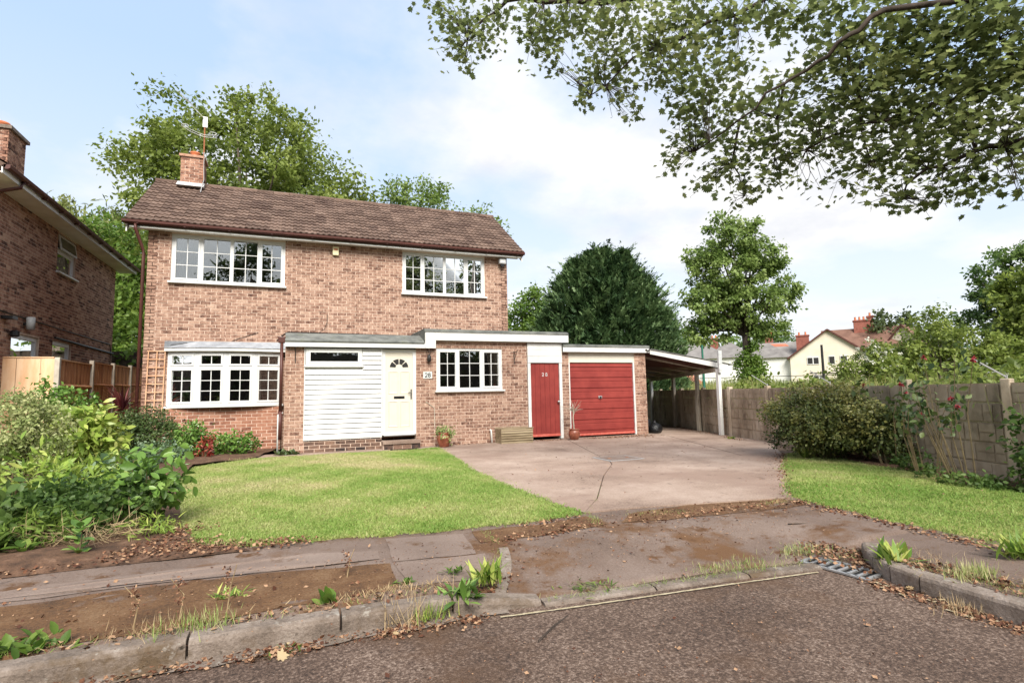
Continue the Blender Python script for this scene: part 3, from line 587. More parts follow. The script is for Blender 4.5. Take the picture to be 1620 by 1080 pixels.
# ------------------------------------------------------------------ windows
def frame4(b, o, u, n, x0, x1, z0, z1, w, d, wb=None, wt=None):
    wb = wb or w; wt = wt or w; zc = Vector((0, 0, 1))
    def bx(a0, a1, c0, c1): b.obox(o + u * (a0 + a1) / 2 + zc * (c0 + c1) / 2 - n * d / 2, u * (a1 - a0) / 2, n * d / 2, zc * (c1 - c0) / 2)
    bx(x0, x0 + w, z0, z1); bx(x1 - w, x1, z0, z1); bx(x0 + w, x1 - w, z0, z0 + wb); bx(x0 + w, x1 - w, z1 - wt, z1)
def window(parent, p0, u, W_, z0, z1, lights, setback=.05, sill=True, fw=.055, bars=True, name='window', sill_out=.10, label=None, m='white_upvc', depth=.07):
    """lights: (share, opening casement?, columns, rows[, top light height])"""
    u = Vector(u).normalized(); n = Vector((u.y, -u.x, 0)); o = Vector((p0[0], p0[1], 0)) - n * setback; up = Vector((0, 0, 1))
    fr = MB(); frame4(fr, o, u, n, 0, W_, z0, z1, fw, depth)
    tot = sum(l[0] for l in lights); x = fw; inner = W_ - 2 * fw; edges = []
    for i, l in enumerate(lights):
        w = inner * l[0] / tot; edges.append((x, x + w)); x += w
        if i < len(lights) - 1: fr.obox(o + u * x + up * (z0 + z1) / 2 - n * (depth / 2 - .001), u * .032, n * (depth / 2 - .001), up * ((z1 - z0) / 2 - fw))
    win = fr.build(name, m, parent)
    if label: win['label'] = label
    if sill:
        s = MB(); s.obox(o + u * W_ / 2 + up * (z0 - .022) + n * (setback + sill_out) / 2 - n * .02, u * (W_ / 2 + .045), n * ((setback + sill_out) / 2 + .02), up * .022); s.build('sill', m, win, bevel=.006)
    for i, (a, b) in enumerate(edges):
        l = lights[i]; a += .03 if i else 0; b -= .03 if i < len(lights) - 1 else 0; zb, zt = z0 + fw, z1 - fw
        zones = [(zb, zt, l[1], l[2], l[3])]
        if len(l) > 4:
            zm = zt - l[4]; MB().obox(o + u * (a + b) / 2 + up * zm - n * depth / 2, u * (b - a) / 2, n * (depth / 2 - .002), up * .03).build('transom', m, win)
            zones = [(zb, zm - .03, l[1], l[2], l[3]), (zm + .03, zt, True, l[2], 1)]
        for (q0, q1, opening, cols, rows) in zones:
            sw = .045 if opening else .012
            c = MB(); frame4(c, o + n * (.014 if opening else -.01), u, n, a + .002, b - .002, q0 + .002, q1 - .002, sw, .05); c.build('sash', m, win)
            ga, gb, g0, g1 = a + sw, b - sw, q0 + sw, q1 - sw; gp = o - n * .03
            MB().obox(gp + u * (ga + gb) / 2 + up * (g0 + g1) / 2, u * ((gb - ga) / 2 + .004), n * .003, up * ((g1 - g0) / 2 + .004)).build('pane', 'glass', win)
            if bars:
                for k in range(1, cols):
                    xx = ga + (gb - ga) * k / cols; MB().obox(gp + n * .011 + u * xx + up * (g0 + g1) / 2, u * .009, n * .006, up * (g1 - g0) / 2).build('glazing_bar', m, win)
                for k in range(1, rows):
                    zz = g0 + (g1 - g0) * k / rows; MB().obox(gp + n * .0115 + u * (ga + gb) / 2 + up * zz, u * (gb - ga) / 2, n * .0045, up * .009).build('glazing_bar', m, win)
    return win
def room(parent, x0, x1, y0, y1, z0, z1, back='interior_wall'):
    r = MB(); r.box(x0 - .1, y1, z0, x1 + .1, y1 + .05, z1); o = r.build('room', back, parent)
    MB().box(x0 - .1, y0, z0, x0 - .05, y1, z1).build('room_side', 'interior_wall', o); MB().box(x1 + .05, y0, z0, x1 + .1, y1, z1).build('room_side', 'interior_wall', o)
    MB().box(x0 - .1, y0, z0 - .05, x1 + .1, y1 + .05, z0).build('room_floor', 'interior_floor', o); MB().box(x0 - .1, y0, z1, x1 + .1, y1 + .05, z1 + .05).build('room_ceiling', 'white_paint', o)
    return o
def curtain(label, x0, x1, y, z0, z1, folds=6, m='net_curtain', flare=0.):
    V = []; n = folds * 6
    for i in range(n + 1):
        t = i / n; x = x0 + (x1 - x0) * t; d = .03 * math.sin(t * folds * 2 * PI)
        V += [(x, y + d, z0), (x + flare * (1 - t), y + d * .7, z1)]
    me = MB().add(V, [(2 * i, 2 * i + 2, 2 * i + 3, 2 * i + 1) for i in range(n)], .5)
    return tag(me.build('curtain', m, None, smooth=True), label, 'curtain')

# ------------------------------------------------------------------ the house
Y0, Y1 = 13.78, 15.43
house = thing('brick_house', 'detached two storey red brick house with brown tiled roof and white windows', 'house', (1.3, 15.4, 0))
B = Bricks(300)
UX = (1, 0, 0)
HX0, HX1 = -3.53, 6.01
W1 = (-3.03, -.39, 4.27, 5.50); W2 = (2.755, 5.28, 4.26, 5.50)
front = B.wall(house, (HX0, Y1), UX, HX1 - HX0, 0, 5.53, [(W1[0] - HX0, W1[1] - HX0, W1[2], W1[3]), (W2[0] - HX0, W2[1] - HX0, W2[2], W2[3]), (-2.95 - HX0, -.45 - HX0, 1.0, 2.5)])
B.wall(house, (HX1, Y1 + .0), (0, 1, 0), 5.0, 0, 5.53, [], thick=.2)
B.wall(house, (HX0, Y1 + 5.0), (0, -1, 0), 5.0, 0, 5.53, [], thick=.2)
MB().box(HX0 + .2, Y1 + 4.85, 0, HX1 - .2, Y1 + 5.0, 5.53).build('rear_wall', 'mortar', house)
for x in (HX0 + .2, HX1 - .2):
    MB().prism([(x - .1, Y1, 5.531), (x - .1, Y1 + 4.98, 5.531), (x - .1, 17.9, 7.5)], (.2, 0, 0)).build('gable', 'mortar', house)
# upper windows
window(house, (W1[0], Y1), UX, W1[1] - W1[0], W1[2], W1[3], [(1.05, True, 2, 3), (1.18, False, 2, 3), (1.1, False, 2, 3), (1.0, True, 2, 3)], setback=.03)
window(house, (W2[0], Y1), UX, W2[1] - W2[0], W2[2], W2[3], [(.95, True, 2, 3), (1.1, False, 2, 3), (1.1, False, 2, 3), (.95, True, 2, 3)], setback=.03)
room(house, W1[0] - .3, W1[1] + .3, Y1 + .23, Y1 + 3.2, 3.2, 5.52); room(house, W2[0] - .3, W2[1] + .2, Y1 + .23, Y1 + 3.2, 3.2, 5.52)
curtain('white net curtain behind leftmost pane of upper left window', W1[0] + .06, W1[0] + .62, Y1 + .26, 4.25, 5.48, 9)
curtain('pale curtain at right edge of upper right window', W2[1] - .26, W2[1] - .03, Y1 + .27, 4.25, 5.48, 3, 'blind_cloth')
# ------------------------------------------------------------------ roof
RX0, RX1 = -3.97, 6.46
EY, EZ, RY, RZ_ = 15.06, 5.66, 17.9, 7.70
roof = MB().prism([(RX0 + .05, EY + .02, EZ - .05), (RX0 + .05, RY, RZ_ - .05), (RX0 + .05, RY + 3.0, EZ - .09), (RX0 + .05, RY + 2.9, EZ - .16), (RX0 + .05, RY, RZ_ - .13), (RX0 + .05, EY + .05, EZ - .12)], (RX1 - RX0 - .1, 0, 0)).build('roof', 'roof_deck', house)
SL = Vector((0, RY - EY, RZ_ - EZ)); sl = SL.length; sv = SL.normalized(); sn = Vector((0, -sv.z, sv.y))
ROWS, TW = 14, .2897; NC = int(round((RX1 - RX0) / TW)); gauge = sl / ROWS
def tile_geo(t, jit=0.):
    """double-roll tile: x 0..TW, y up the slope, z out"""
    n = 12; V = []; th = .03
    for yy, lift in ((-.012, .034 + jit), (gauge + .035, .004)):
        for i in range(n + 1):
            a = (i / n * 2) % 1.0; h = .024 * math.sin(PI * min(1, a / .62)) if a < .62 else 0.
            V.append((TW * i / n, yy, lift + h))
    for i in range(n + 1):
        a = (i / n * 2) % 1.0; h = .024 * math.sin(PI * min(1, a / .62)) if a < .62 else 0.
        V.append((TW * i / n, -.010, .034 + jit + h - th))
    k = n + 1; F = [(i, i + 1, k + i + 1, k + i) for i in range(n)] + [(2 * k + i, 2 * k + i + 1, i + 1, i) for i in range(n)]
    return V, F
TM = []
for k in range(10):
    V, F = tile_geo(0, random.uniform(-.004, .006)); b = MB().add(V, F, (k + .5) / 10); me = bpy.data.meshes.new('tile'); me.from_pydata(b.v, [], b.f); me.materials.append(M['roof_tile'])
    me.attributes.new('tint', 'FLOAT', 'FACE').data.foreach_set('value', np.array(b.t, np.float32)); TM.append(me)
rot = Matrix(((1, 0, 0), (0, sv.y, sn.y), (0, sv.z, sn.z)))
cells = [(r, c) for r in range(ROWS) for c in range(NC)]
cells.sort(key=lambda rc: (Vector((RX0 + TW * rc[1], EY, EZ)) + sv * gauge * rc[0] - CAM).length)
restt = MB()
for i, (r, c) in enumerate(cells):
    p = Vector((RX0 + TW * c, EY, EZ)) + sv * (gauge * r + random.uniform(-.006, .006)) + sn * random.uniform(-.002, .004); k = random.randrange(10)
    if i < 300:
        o = bpy.data.objects.new('tile', TM[k]); COL.objects.link(o); o.parent = roof; WL[o] = WL[roof]; o.location = p - WL[roof]; o.rotation_euler = (math.atan2(sv.z, sv.y), 0, random.uniform(-.006, .006))
    else:
        V, F = tile_geo(0, random.uniform(-.004, .006)); restt.add([p + rot @ Vector(v) for v in V], F, (k + .5) / 10)
tag(restt.build('tiling', 'roof_tile', roof), kind='stuff')
rear = MB()
nr = 14
for r in range(nr):
    a = Vector((0, RY + 3.0 * r / nr, RZ_ - (RZ_ - EZ + .04) * r / nr)); b_ = Vector((0, RY + 3.0 * (r + 1) / nr, RZ_ - (RZ_ - EZ + .04) * (r + 1) / nr))
    rear.add([(RX0, a.y, a.z), (RX1, a.y, a.z), (RX1, b_.y, b_.z + .03), (RX0, b_.y, b_.z + .03)], [(0, 1, 2, 3)])
tag(rear.build('rear_tiling', 'roof_tile', roof), kind='stuff')
# ridge tiles
x = RX0
while x < RX1 - .05:
    l = min(.45, RX1 - x); P = [(0, RY + .13 * math.cos(a), RZ_ - .035 + .10 * math.sin(a)) for a in np.linspace(-.15, PI + .15, 9)]
    dz = random.uniform(-.008, .008)
    V = [(x + .004, p[1], p[2] + dz) for p in P] + [(x + l - .004, p[1], p[2] + dz * .3) for p in P]; n = len(P)
    MB().add(V, [(i, i + 1, n + i + 1, n + i) for i in range(n - 1)] + [tuple(range(n)), tuple(range(2 * n - 1, n - 1, -1))]).build('ridge_tile', 'roof_tile', roof, smooth=False); x += l
# verges in mortar
for xx in (RX0 + .045, RX1 - .05):
    MB().prism([(xx - .03, EY + .03, EZ - .13), (xx - .03, EY + .03, EZ + .0), (xx - .03, RY, RZ_ - .0), (xx - .03, RY, RZ_ - .13)], (.06, 0, 0), .4).build('verge', 'kerb_concrete', roof)
    MB().prism([(xx - .014, EY + .08, EZ - .27), (xx - .014, EY + .08, EZ - .131), (xx - .014, RY, RZ_ - .131), (xx - .014, RY, RZ_ - .29)], (.028, 0, 0), .4).build('barge_board', 'white_paint', roof)
# eaves: fascia, soffit, gutter and its brackets
eav = MB().box(-3.86, EY + .07, 5.50, 6.37, EY + .092, 5.635).build('fascia', 'white_paint', house)
MB().box(-3.86, EY + .094, 5.533, 6.37, Y1 + .02, 5.548).build('soffit', 'soffit', eav)
gp_ = [(EY + .068, 5.655), (EY + .062, 5.60), (EY + .03, 5.575), (EY - .01, 5.575), (EY - .045, 5.602), (EY - .052, 5.655), (EY - .044, 5.655), (EY - .038, 5.607), (EY + .0, 5.585), (EY + .03, 5.585), (EY + .054, 5.607), (EY + .06, 5.655)]
gut = MB().prism([(-4.0, y, z) for y, z in gp_], (10.47, 0, 0)).build('gutter', 'brown_plastic', house)
for i in range(11): MB().box(-3.7 + i * .99, EY - .058, 5.566, -3.66 + i * .99, EY + .066, 5.574).build('bracket', 'brown_plastic', gut)
# rainwater pipe on the left corner
MB().tube([(-3.72, EY + .01, 5.57), (-3.72, EY + .01, 5.45), (-3.62, Y1 - .06, 5.02), (-3.60, Y1 - .06, 4.9), (-3.60, Y1 - .06, .0)], .037, 10).build('downpipe', 'brown_plastic', house, smooth=True)
# chimney
CX0, CX1, CY0, CY1 = -3.31, -2.74, 17.62, 18.18
ch = group_part('chimney', house)
CB = Bricks(0)
for (p, u, w) in (((CX0, CY0), (1, 0, 0), CX1 - CX0), ((CX1, CY0), (0, 1, 0), CY1 - CY0), ((CX1, CY1), (-1, 0, 0), CX1 - CX0), ((CX0, CY1), (0, -1, 0), CY1 - CY0)):
    CB.wall(house, p, u, w, 7.3, 8.42, m='dark_brick', thick=.1, name='chimney_stack')
CB.done()
MB().box(CX0 - .05, CY0 - .05, 8.422, CX1 + .05, CY1 + .05, 8.50).build('coping', 'dark_brick', ch, bevel=.01)
MB().lathe((-3.0, 17.9, 8.50), [(.13, 0), (.12, .05), (.115, .13), (.135, .15), (.135, .19), (.10, .19), (.09, .1)], 16).build('chimney_pot', 'chimney_pot', ch, smooth=True)
MB().prism([(CX0 - .06, CY0 - .09, 7.47), (CX0 - .06, CY0 - .012, 7.60), (CX0 - .06, CY0 - .008, 7.66), (CX0 - .06, CY0 - .016, 7.66), (CX0 - .06, CY0 - .26, 7.475)], (CX1 - CX0 + .12, 0, 0)).build('flashing', 'galvanised', ch)
# television aerials on the stack
ae = thing('television_aerial', 'rusty mast with two silver television aerials strapped to the chimney', 'aerial', (-2.72, 17.6, 7.9))
MB().tube([(-2.72, 17.58, 7.75), (-2.73, 17.58, 9.55)], .02, 8).build('mast', 'rusty', ae)
m = MB(); m.box(-2.78, 17.55, 9.38, -2.66, 17.63, 9.70); m.build('reflector', 'galvanised', ae)
MB().tube([(-2.72, 17.62, 9.62), (-3.05, 17.1, 9.85), (-3.3, 16.75, 9.95)], .01, 6).build('boom', 'galvanised', ae)
for k in range(7):
    p = Vector((-2.75, 17.55, 9.65)).lerp(Vector((-3.3, 16.75, 9.95)), (k + .5) / 7); MB().tube([p + Vector((-.10, .0, .10)), p - Vector((-.10, 0, .10))], .006, 5).build('element', 'galvanised', ae)
for dz in (0, .06):
    MB().tube([(-3.28, 17.3, 9.22 + dz), (-3.1, 17.42, 9.14 + dz), (-2.85, 17.5, 9.08 + dz), (-2.72, 17.52, 9.06 + dz), (-2.5, 17.5, 9.06 + dz), (-2.38, 17.45, 9.08 + dz)], .009, 6).build('dipole_arm', 'galvanised', ae)
for c in ((-3.2, 17.36, 9.26), (-2.5, 17.48, 9.18)):
    MB().tube([(c[0] + .09 * math.cos(a), c[1], c[2] + .045 * math.sin(a)) for a in np.linspace(0, 2 * PI, 13)], .009, 6).build('loop', 'galvanised', ae)
MB().tube([(-2.71, 17.56, 8.6), (-2.72, 17.57, 8.2), (-2.70, 17.55, 7.75), (-2.72, 17.4, 7.5), (-2.72, 17.2, 7.25)], .012, 6).build('cable', 'grey_plastic', ae)
# ------------------------------------------------------------------ bow window
bow_x = [-2.99, -2.345, -1.695, -1.045, -.40]; bow_y = [15.33, 15.16, 15.10, 15.16, 15.33]
bay = group_part('bay_window', house); bay['label'] = 'white bow window of four lights above a brick base'
for k in range(4):
    a = Vector((bow_x[k], bow_y[k], 0)); b = Vector((bow_x[k + 1], bow_y[k + 1], 0)); u = (b - a).normalized(); w = (b - a).length
    window(bay, (a.x, a.y), u, w, 1.16, 2.50, [(1, True, 2, 3, .33)], setback=0, sill=False, fw=.06, name='bow_light', depth=.075)
B.wall(house, (-2.98, 15.24), UX, 2.56, 0, 1.115, m='bay_brick', thick=.1, name='bay_base')
sp = [(x * 1.0 + (x + 1.7) * .03, y - .07) for x, y in zip(bow_x, bow_y)]
MB().prism([(x, y, 1.118) for x, y in sp] + [(sp[-1][0], Y1 - .005, 1.118), (sp[0][0] - .03, Y1 - .005, 1.118)], (0, 0, .04)).build('sill', 'white_upvc', bay)
ep = [(x + (x + 1.7) * .05, y - .10) for x, y in zip(bow_x, bow_y)]
MB().prism([(x, y, 2.503) for x, y in ep] + [(ep[-1][0], Y1 - .006, 2.503), (ep[0][0], Y1 - .006, 2.503)], (0, 0, .075)).build('fascia', 'white_paint', bay)
V = [(x, y - .02, 2.582) for x, y in ep] + [(x * 1.02 + .03, Y1 - .012, 2.77) for x, y in ep]
MB().add(V, [(i, i + 1, i + 6, i + 5) for i in range(4)] + [(0, 5, 9, 4)], .5).build('lead_roof', 'lead', bay)
MB().tube([(-2.9, 15.1, 2.64), (-2.7, 15.12, 2.67), (-2.55, 15.13, 2.70)], .008, 5).build('twig', 'dark_bark', bay)
room(house, -3.2, -.5, Y1 + .23, Y1 + 3.2, .35, 2.6, 'interior_blue')
# ------------------------------------------------------------------ porch, kitchen front, side door
B.wall(house, (-.30, Y0), UX, .44, 0, 2.56, name='porch_wall')
B.wall(house, (.14, Y0), UX, 1.80, 0, .30, m='plinth_brick', name='plinth')
B.wall(house, (1.94, Y0), UX, .87, 0, .2, m='plinth_brick', name='plinth')
KW = (3.34, 5.18, 1.42, 2.53)
B.wall(house, (2.81, Y0), UX, 3.11, 0, 2.72, [(KW[0] - 2.81, KW[1] - 2.81, KW[2], KW[3])], name='kitchen_wall')
B.wall(house, (-.30, Y1 - .22), (0, -1, 0), Y1 - Y0 - .22 - .23, 0, 2.56, name='porch_wall', thick=.2)
# timber-look cladding, plank by plank
clad = MB().box(.15, Y0 + .02, .315, 1.93, Y0 + .1, 2.50).build('cladding', 'white_upvc', house)
z = .315
while z < 2.44:
    z2 = min(z + .118, 2.50); x1 = 1.925; x0 = .145 if z2 < 2.06 else 1.475
    MB().add([(x0, Y0 - .034, z + .010), (x1, Y0 - .034, z + .010), (x1, Y0 + .004, z2), (x0, Y0 + .004, z2), (x0, Y0 + .02, z + .004), (x1, Y0 + .02, z + .004), (x1, Y0 + .02, z2), (x0, Y0 + .02, z2)],
             [(0, 1, 2, 3), (4, 0, 3, 7), (1, 5, 6, 2), (3, 2, 6, 7), (0, 4, 5, 1)]).build('plank', 'white_upvc', clad); z += .118
MB().box(.125, Y0 - .035, .295, 1.945, Y0 + .02, .314).build('trim', 'white_upvc', clad)
for x0 in (.122, 1.927): MB().box(x0, Y0 - .034, .3145, x0 + .02, Y0 + .02, 2.50).build('trim', 'white_upvc', clad)
window(house, (.16, Y0 - .03), UX, 1.30, 2.075, 2.485, [(1, True, 1, 1)], setback=0, sill_out=.03, fw=.05, bars=False)
MB().box(.2, Y0 + .03, 2.0, 1.45, Y0 + .06, 2.5).build('obscure_backing', 'black_plastic', house)
# front door
fd = MB(); frame4(fd, Vector((1.95, Y0 + .02, 0)), Vector((1, 0, 0)), Vector((0, -1, 0)), 0, .86, .335, 2.485, .085, .09, .075, .075)
fd = fd.build('door_frame', 'white_upvc', house)
MB().box(1.99, Y0 - .06, .315, 2.77, Y0 + .02, .334).build('threshold', 'grey_plastic', fd)
dl = MB().box(2.038, Y0 + .035, .412, 2.722, Y0 + .075, 2.408).build('front_door', 'cream_paint', house)
dl['label'] = 'cream front door with fanlight, panels and black letterbox'
for (x0, x1, z0, z1) in ((2.11, 2.36, .53, 1.18), (2.40, 2.65, .53, 1.18), (2.11, 2.36, 1.36, 1.93), (2.40, 2.65, 1.36, 1.93)):
    MB().prism([(x0, Y0 + .034, z0), (x1, Y0 + .034, z0), (x1, Y0 + .034, z1), (x0, Y0 + .034, z1)], (0, .004, 0)).build('panel_ground', 'cream_paint', dl)
    pm = MB(); i_ = .035
    pm.add([(x0, Y0 + .0335, z0), (x1, Y0 + .0335, z0), (x1, Y0 + .0335, z1), (x0, Y0 + .0335, z1), (x0 + .012, Y0 + .022, z0 + .012), (x1 - .012, Y0 + .022, z0 + .012), (x1 - .012, Y0 + .022, z1 - .012), (x0 + .012, Y0 + .022, z1 - .012),
            (x0 + i_, Y0 + .032, z0 + i_), (x1 - i_, Y0 + .032, z0 + i_), (x1 - i_, Y0 + .032, z1 - i_), (x0 + i_, Y0 + .032, z1 - i_)], [(0, 1, 5, 4), (1, 2, 6, 5), (2, 3, 7, 6), (3, 0, 4, 7), (4, 5, 9, 8), (5, 6, 10, 9), (6, 7, 11, 10), (7, 4, 8, 11)])
    pm.build('panel', 'cream_paint', dl)
for k in range(4):
    a0, a1 = PI * (k + .08) / 4, PI * (k + .92) / 4; c = (2.38, 2.02); r0, r1 = .09, .235
    P = [(c[0] + r1 * math.cos(a), Y0 + .031, c[1] + r1 * math.sin(a) * .95) for a in np.linspace(a0, a1, 6)] + [(c[0] + r0 * math.cos(a), Y0 + .031, c[1] + r0 * math.sin(a)) for a in np.linspace(a1, a0, 4)]
    MB().prism(P, (0, .006, 0)).build('fanlight_pane', 'black_iron', dl)
MB().box(2.25, Y0 + .024, 1.235, 2.52, Y0 + .036, 1.30).build('letterbox', 'black_plastic', dl, bevel=.006)
hd = MB().box(2.672, Y0 + .018, 1.22, 2.70, Y0 + .036, 1.47).build('handle', 'black_iron', dl)
MB().tube([(2.686, Y0 + .02, 1.38), (2.686, Y0 - .025, 1.38), (2.60, Y0 - .025, 1.385)], .010, 6).build('lever', 'black_iron', hd)
room(house, .3, 2.7, Y0 + .2, Y0 + 1.4, .3, 2.5)
st = thing('door_step', 'stone slab step on dark bricks below the cream front door', 'step', (2.38, 13.6, 0))
MB().box(1.93, 13.44, .13, 2.86, Y0 - .012, .205).build('slab', 'drive_concrete', st, bevel=.008)
for k in range(4): MB().box(1.96 + k * .225, 13.47, .003, 1.96 + k * .225 + .212, Y0 - .015, .128).build('brick', 'plinth_brick', st)
MB().box(1.95, 13.49, .002, 2.84, Y0 - .02, .125, .5).build('mortar_bed', 'mortar', st)
mt = MB().box(2.08, 13.03, .006, 2.75, 13.36, .022); tag(mt.build('door_mat', 'black_plastic', None), 'black rubber mat on the path before the door step', 'mat')
# kitchen window and what stands behind it
window(house, (KW[0], Y0), UX, KW[1] - KW[0], KW[2], KW[3], [(.95, True, 2, 3), (1.15, False, 2, 3), (.95, True, 2, 3)], setback=.02)
room(house, KW[0] - .3, KW[1] + .3, Y0 + .24, Y0 + 1.6, .2, 2.7)
bl = thing('roman_blind', 'cream slatted blind pulled up behind the kitchen window', 'blind', (4.26, Y0 + .2, 2.2))
for k in range(4): MB().box(3.42, Y0 + .105, 2.44 - k * .075, 5.10, Y0 + .12, 2.505 - k * .075).build('slat', 'blind_cloth', bl)
tp = thing('kitchen_tap', 'curved silver tap standing behind the kitchen window', 'tap', (4.1, Y0 + .35, 1.42))
MB().tube([(4.28, Y0 + .35, 1.42), (4.28, Y0 + .35, 1.55), (4.22, Y0 + .35, 1.65), (4.12, Y0 + .35, 1.67), (4.04, Y0 + .35, 1.60), (4.03, Y0 + .35, 1.52)], .014, 8).build('spout', 'galvanised', tp, smooth=True)
MB().box(3.99, Y0 + .31, 1.39, 4.33, Y0 + .40, 1.42).build('base', 'galvanised', tp)
bt = thing('soap_bottle', 'pale green bottle by the tap behind the kitchen window', 'bottle', (4.40, Y0 + .3, 1.42))
MB().lathe((4.40, Y0 + .3, 1.39), [(.04, 0), (.045, .03), (.045, .14), (.02, .17), (.02, .21)], 12).build('body', 'leaf_iris', bt, smooth=True); MB().box(4.385, Y0 + .28, 1.60, 4.415, Y0 + .32, 1.63).build('pump', 'white_upvc', bt)
wb = thing('wooden_block', 'small pine box behind right pane of kitchen window', 'box', (4.98, Y0 + .3, 1.42))
MB().box(4.90, Y0 + .26, 1.40, 5.06, Y0 + .36, 1.58).build('body', 'pine', wb, bevel=.005); MB().box(4.89, Y0 + .25, 1.582, 5.07, Y0 + .37, 1.60).build('lid', 'pine', wb)
# roofs over porch and kitchen
FY = Y0 - .13
low = MB().prism([(-.31, FY - .03, 2.665), (-.31, FY + .02, 2.70), (-.31, Y0 + .45, 2.90), (-.31, Y1 - .01, 2.93), (-.31, Y1 - .01, 2.60), (-.31, FY + .02, 2.56), (-.31, FY - .03, 2.645)], (3.31, 0, 0)).build('porch_roof', 'felt', house)
MB().box(-.31, FY - .01, 2.515, 3.018, FY + .015, 2.645).build('fascia', 'white_paint', low)
MB().box(-.30, FY + .016, 2.535, 2.98, Y0 - .008, 2.552).build('soffit', 'white_paint', low)
hi = MB().prism([(3.005, FY - .025, 2.935), (3.005, FY - .02, 3.0), (3.005, FY + .08, 3.03), (3.005, Y1 - .012, 3.06), (3.005, Y1 - .012, 2.73), (3.005, FY + .02, 2.73), (3.005, FY + .02, 2.935)], (4.16, 0, 0)).build('kitchen_roof', 'felt', house)
MB().box(3.022, FY - .012, 2.725, 7.165, FY + .014, 2.932).build('fascia', 'white_paint', hi)
MB().box(3.022, FY - .011, 2.515, 3.30, FY + .013, 2.7245).build('fascia', 'white_paint', hi)
MB().box(3.02, FY + .016, 2.728, 7.15, Y0 - .008, 2.745).build('soffit', 'white_paint', hi)
# side passage door
sp_ = group_part('passage_front', house)
for k, z in enumerate((2.15, 2.337, 2.524)): MB().box(5.925, Y0 - .05 + k * .004, z + .003, 6.99, Y0 + .05, z + .184).build('board', 'white_paint', sp_)
for x0 in (5.925, 6.90): MB().box(x0, Y0 - .04, .03, x0 + .085, Y0 + .05, 2.147).build('post', 'white_paint', sp_)
rd = MB().box(6.012, Y0 + .012, .10, 6.898, Y0 + .045, 2.14).build('passage_door', 'red_paint', house); rd['label'] = 'narrow red boarded door painted with the number 28'
for k in range(6): MB().box(6.014 + k * .1475, Y0 - .004, .17, 6.014 + k * .1475 + .141, Y0 + .011, 2.138).build('board', 'red_paint', rd)
MB().box(6.014, Y0 - .016, .10, 6.896, Y0 + .011, .168).build('weather_bar', 'red_door_base', rd)
MB().lathe((6.85, Y0 - .05, 1.02), [(.0, 0), (.03, .01), (.035, .035), (.03, .06), (.0, .07)], 12).build('knob', 'steel', rd, smooth=True)
room(house, 6.1, 6.85, Y0 + .06, Y0 + 1.0, 0, 2.2)
SEG = {'2': [(0, 1, 1, 1), (1, 1, 1, .5), (1, .5, 0, .5), (0, .5, 0, 0), (0, 0, 1, 0)], '8': [(0, 1, 1, 1), (1, 1, 1, 0), (0, 1, 0, 0), (0, .5, 1, .5), (0, 0, 1, 0)]}
def digits(txt, x, y, z, w, h, t, m, parent, gap):
    for k, c in enumerate(txt):
        b = MB()
        if c == '2': P = [(0, .78), (.15, .95), (.5, 1), (.85, .93), (1, .73), (.9, .5), (.45, .25), (0, 0), (1, 0)]; L = [P]
        else:
            L = [[(.5 + .42 * math.cos(a), .75 + .24 * math.sin(a)) for a in np.linspace(0, 2 * PI, 11)], [(.5 + .5 * math.cos(a), .26 + .26 * math.sin(a)) for a in np.linspace(0, 2 * PI, 11)]]
        for P in L:
            for (a, c0), (d, e) in zip(P[:-1], P[1:]): b.bar((x + k * gap + a * w, y - random.uniform(0, .0012), z + c0 * h), (x + k * gap + d * w, y, z + e * h), .004, t, up=(0, 1, 0)) if False else b.obox(((x + k * gap + (a + d) / 2 * w), y, z + (c0 + e) / 2 * h), ((d - a) * w / 2 * 1.12, 0, (e - c0) * h / 2 * 1.12), (0, .002, 0), (-(e - c0) * h / max(math.hypot((d - a) * w, (e - c0) * h), 1e-6) * t / 2, 0, (d - a) * w / max(math.hypot((d - a) * w, (e - c0) * h), 1e-6) * t / 2))
        b.build('digit', m, parent)
digits('28', 6.37, Y0 - .007, 1.78, .05, .085, .015, 'white_upvc', rd, .11)
pq = MB().box(2.99, Y0 - .022, 1.735, 3.225, Y0 - .006, 1.915).build('number_plaque', 'plaque', house, bevel=.004); digits('28', 3.035, Y0 - .024, 1.775, .06, .10, .017, 'black_plastic', pq, .085)
# small fittings on the walls
al = MB().box(.82, Y1 - .085, 5.22, .98, Y1 - .008, 5.46).build('alarm_box', 'alarm_yellow', house, bevel=.012); MB().box(.85, Y1 - .089, 5.36, .95, Y1 - .0855, 5.40).build('alarm_mark', 'chimney_pot', al)
ve = MB().box(1.30, Y1 - .03, 5.40, 1.44, Y1 - .007, 5.50).build('air_vent', 'bay_brick', house)
for k in range(3): MB().box(1.31, Y1 - .036, 5.415 + k * .028, 1.43, Y1 - .0305, 5.428 + k * .028).build('louvre', 'plinth_brick', ve)
sl_ = MB().box(5.70, Y1 - .20, 5.30, 5.92, Y1 - .10, 5.47).build('security_light', 'grey_plastic', house, bevel=.01)
MB().box(5.72, Y1 - .208, 5.33, 5.90, Y1 - .2005, 5.44).build('lens', 'galvanised', sl_); MB().box(5.79, Y1 - .099, 5.36, 5.83, Y1 - .007, 5.42).build('arm', 'black_plastic', sl_); MB().box(5.76, Y1 - .17, 5.22, 5.86, Y1 - .09, 5.295).build('sensor', 'black_plastic', sl_)
ln = MB().lathe((3.13, Y0 - .10, 2.16), [(.02, 0), (.05, .03), (.055, .09), (.05, .15), (.02, .18), (.012, .20)], 12).build('wall_lantern', 'black_iron', house, smooth=True)
MB().tube([(3.13, Y0 - .008, 2.42), (3.13, Y0 - .10, 2.44), (3.13, Y0 - .10, 2.34)], .010, 6).build('bracket', 'black_iron', ln)
